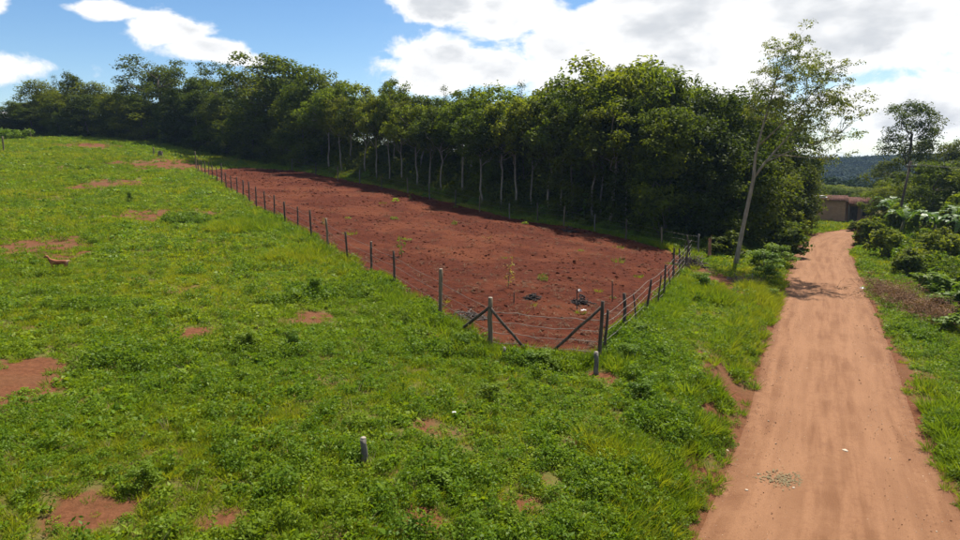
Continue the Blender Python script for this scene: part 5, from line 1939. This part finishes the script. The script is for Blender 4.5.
small_house(176.0, 298, -10.2, 11, 8, 3.0, R(-30), 'render_white', 'sheet', 'far house with a pale metal roof below the hill')
small_house(-88.0, 124, gz(-88, 124) + 1.0, 7, 5, 3.2, R(35), 'render_white', 'sheet', 'small pale house glimpsed between trees at the far left edge')

# ------------------------------------------------------------------ utility poles and wires
def util_pole(x, y, h, lean, name, lab):
    o = empty(name, (x, y, gz(x, y)))
    tag(o, lab, 'utility pole', 'utility poles')
    mb = MB()
    top = np.array((lean, 0, h))
    mb.tube(np.array([(0, 0, -0.4), top * 0.5, top]), np.array([0.13, 0.11, 0.085]), 9, True, 0.03)
    mb.build('shaft', MAT['post'], o)
    MB().box(lean - 0.45, lean + 0.45, -0.16, -0.09, h - 0.55, h - 0.43).build('cross_arm', MAT['post'], o, None, False)
    for dx in (-0.38, 0.38):
        q = MB()
        q.tube([(lean + dx, -0.125, h - 0.43), (lean + dx, -0.125, h - 0.36), (lean + dx, -0.125, h - 0.27)], np.array([0.02, 0.05, 0.035]), 7)
        q.build('insulator', MAT['white'], o)
    return o, np.array((x + lean, y, gz(x, y) + h))


pole1, t1 = util_pole(36.7, 60.0, 7.0, 0.85, 'utility_pole', 'leaning wooden utility pole right of the brick house')
pole2, t2 = util_pole(66.0, 54.0, 7.6, 0.1, 'utility_pole', 'utility pole standing beyond the right picture edge')
for dx in (-0.38, 0.38):
    a_ = t1 + np.array((dx, -0.125, -0.25)) - np.array(pole1.location)
    b_ = t2 + np.array((dx, -0.125, -0.25)) - np.array(pole1.location)
    tt_ = np.linspace(0, 1, 18)[:, None]
    pts = a_ * (1 - tt_) + b_ * tt_ - np.array((0, 0, 1)) * (4 * tt_ * (1 - tt_) * 0.7)
    q = MB()
    q.tube(pts, 0.008, 4, False)
    q.build('wire', MAT['wire'], pole1)


# ------------------------------------------------------------------ banana plants
MAT['banana_stem'] = solid_mat('banana_stem', (0.06, 0.065, 0.025), (0.13, 0.11, 0.05), 4, 0.8, 0.2)


def banana(x, y, h, n, lab, seed):
    r = np.random.default_rng(seed)
    root = empty('banana_plant', (x, y, gz(x, y) - 0.05))
    tag(root, lab, 'banana plant', 'banana plants')
    mb = MB()
    top = np.array((r.normal(0, 0.1), r.normal(0, 0.1), h))
    tp = np.array([(0, 0, -0.1), top * 0.5, top])
    mb.tube(tp, np.array([0.16, 0.13, 0.08]), 8, True, 0.05)
    mb.build('stem', MAT['banana_stem'], root)
    for k_ in range(n):
        a_ = k_ / n * 6.283 + r.uniform(-0.4, 0.4)
        ln = r.uniform(1.6, 2.5)
        rise = r.uniform(0.9, 2.0)
        dirh = np.array((math.cos(a_), math.sin(a_), 0))
        side = np.array((-math.sin(a_), math.cos(a_), 0))
        m_ = 14
        tt_ = np.linspace(0, 1, m_)
        mid = top[None] + dirh[None] * (ln * (0.15 * tt_ + 0.7 * tt_ ** 1.2))[:, None] + np.array((0, 0, 1))[None] * (rise * ln * 0.75 * (tt_ - r.uniform(0.75, 1.05) * tt_ ** 2.3))[:, None]
        wd = 0.30 * np.sin(np.clip((tt_ - 0.12) / 0.88, 0, 1) ** 0.75 * math.pi) ** 0.7 + 0.012
        fold = r.uniform(-0.05, 0.2)
        v, f = [], []
        for i in range(m_ - 1):
            # torn strips: a small gap at some joints
            e0 = mid[i]
            e1 = mid[i + 1] * 0.96 + mid[i] * 0.04
            for sgn in (-1, 1):
                tear = r.uniform(-0.06, 0.1)
                b0 = len(v)
                v += [e0, e1, e1 + sgn * side * wd[i + 1] + np.array((0, 0, fold * wd[i + 1] - tear)) + dirh * 0.07, e0 + sgn * side * wd[i] + np.array((0, 0, fold * wd[i] - tear)) + dirh * 0.07]
                f.append((b0, b0 + 1, b0 + 2, b0 + 3))
        o = obj('leaf', np_mesh('leaf', np.array(v), np.array(f), [MAT['banana']], False, np.full(len(f), r.uniform(0, 1))), root)
        q = MB()
        q.tube(mid - np.array((0, 0, 0.012)), np.linspace(0.03, 0.008, m_), 5, False)
        q.build('midrib', MAT['banana'], o)


for (x, y, h, n, lab, sd_) in ((34.9, 52.0, 2.5, 9, 'large banana plant left of the picture edge, beyond the dry brush heap', 1), (36.6, 51.0, 2.2, 8, 'banana plant cut by the right picture edge', 2),
                               (34.6, 56.0, 2.3, 7, 'banana plant with drooping leaves left of the large one', 3), (37.6, 61.5, 2.6, 8, 'banana plant beside the road bend below the utility pole', 4),
                               (39.0, 55.5, 2.8, 8, 'tall banana plant behind the large one at the right', 5), (40.2, 66.8, 2.4, 8, 'banana plant right of the house veranda', 6)):
    banana(x, y, h, n, lab, sd_)

# ------------------------------------------------------------------ hedge at the far left of the field
hd = empty('hedge', (-66.5, 97.5, gz(-66.5, 97.5)))
tag(hd, 'low bright green hedge at the left end of the upper field', 'hedge')
r = np.random.default_rng(12)
cl = []
for i in range(110):
    x = r.uniform(-76, -63.2)
    y = 97.2 + (x + 62) * -0.12 + r.normal(0, 0.45)
    cl.append((x + 66.5, y - 97.5, gz(x, y) - hd.location.z + r.uniform(0.1, 1.3), r.uniform(0.35, 0.6)))
v, f, tint = clump_leaves(np.array(cl), 70, 0.22, 0.12, r, 0.9)
obj('foliage', np_mesh('foliage', v, f, [MAT['rank']], False, tint), hd)

# ------------------------------------------------------------------ far hill with its woods
hxs = np.arange(120, 1000, 9.0)
hys = np.arange(330, 800, 9.0)
X, Y = np.meshgrid(hxs, hys)


def hill_z(x, y):
    ridge = 22.5 * sstep(350, 520, y + 14 * vnoise(x, y, 0.012, 3)) * (1 - 0.8 * sstep(560, 790, y))
    prof = np.interp(x, [120, 190, 250, 290, 340, 420, 520, 700, 1000], [0.2, 0.45, 0.72, 0.86, 0.97, 1.0, 0.95, 0.9, 0.8])
    return -19.0 + ridge * prof + 1.5 * fbm(x, y, 0.02, 3, 8)


HZ = hill_z(X, Y)
ny, nx = X.shape
idx = np.arange(nx * ny).reshape(ny, nx)
hf = np.stack([idx[:-1, :-1], idx[:-1, 1:], idx[1:, 1:], idx[1:, :-1]], -1).reshape(-1, 4)
MAT['hill'] = solid_mat('hill_ground', (0.05, 0.06, 0.02), (0.16, 0.13, 0.07), 0.02, 0.95, 0.0)
tag(obj('hill', np_mesh('hill', np.stack([X, Y, HZ], -1), hf, [MAT['hill']], True)), 'wooded hill rising in the far distance on the right', 'hill', kind='structure')
FAR = []
for s_, mt in enumerate(('leaf_far', 'leaf_far', 'leaf_far')):
    r = np.random.default_rng(70 + s_)
    cl = [(*(r.normal(0, 0.28, 2)), r.uniform(0.3, 1.0), r.uniform(0.18, 0.3)) for _ in range(14)]
    v, f, tint = clump_leaves(np.array(cl), 26, 0.16, 0.11, r)
    FAR.append(np_mesh('far_crown', v, f, [MAT[mt]], False, tint))
n = 6500
x = rng.uniform(170, 640, n)
y = rng.uniform(345, 600, n)
ok = (x / y > 0.42) & (x / y < 0.95)
cleared = (np.hypot((x - 225) / 16, (y - 415) / 14) < 1)
ok &= ~cleared
x, y = x[ok], y[ok]
sc_ = rng.uniform(5.5, 9.5, len(x))
scatter('hill_wood', np.stack([x, y, hill_z(x, y) - 0.8], -1), np.stack([x * 0, x * 0, rng.uniform(0, 6.28, len(x))], -1), sc_, rng.integers(0, 3, len(x)), FAR, 'dense blue-green forest covering the far hill', 'forest')
n = 900
a_ = rng.uniform(R(23), R(42), n)
d_ = np.sqrt(rng.uniform(165 ** 2, 420 ** 2, n))
x, y = d_ * np.sin(a_), d_ * np.cos(a_)
ok = np.hypot(x - 176, y - 298) > 16
x, y = x[ok], y[ok]
scatter('valley_wood', np.stack([x, y, np.maximum(height(x, y), np.where(y > 340, hill_z(x, y), -99)) - 0.5], -1), np.stack([x * 0, x * 0, rng.uniform(0, 6.28, len(x))], -1), rng.uniform(4.0, 7.0, len(x)), rng.integers(0, 3, len(x)), FAR,
        'mixed trees filling the low ground before the hill', 'forest')

# ------------------------------------------------------------------ haze
HAZE = 0.00016
if HAZE > 0:
    hb = MB().box(-4000, 4000, -4000, 4000, -27, 26)
    m, t, out = new_mat('haze')
    pv_ = t.add('ShaderNodeVolumePrincipled')
    pv_.inputs['Color'].default_value = (0.42, 0.62, 0.95, 1)
    pv_.inputs['Density'].default_value = HAZE
    pv_.inputs['Anisotropy'].default_value = 0.3
    t.l.new(pv_.outputs[0], out.inputs['Volume'])
    o = hb.build('haze', m, None, None, False)
    tag(o, 'faint bluish haze lying over the far hill', 'haze', kind='stuff')
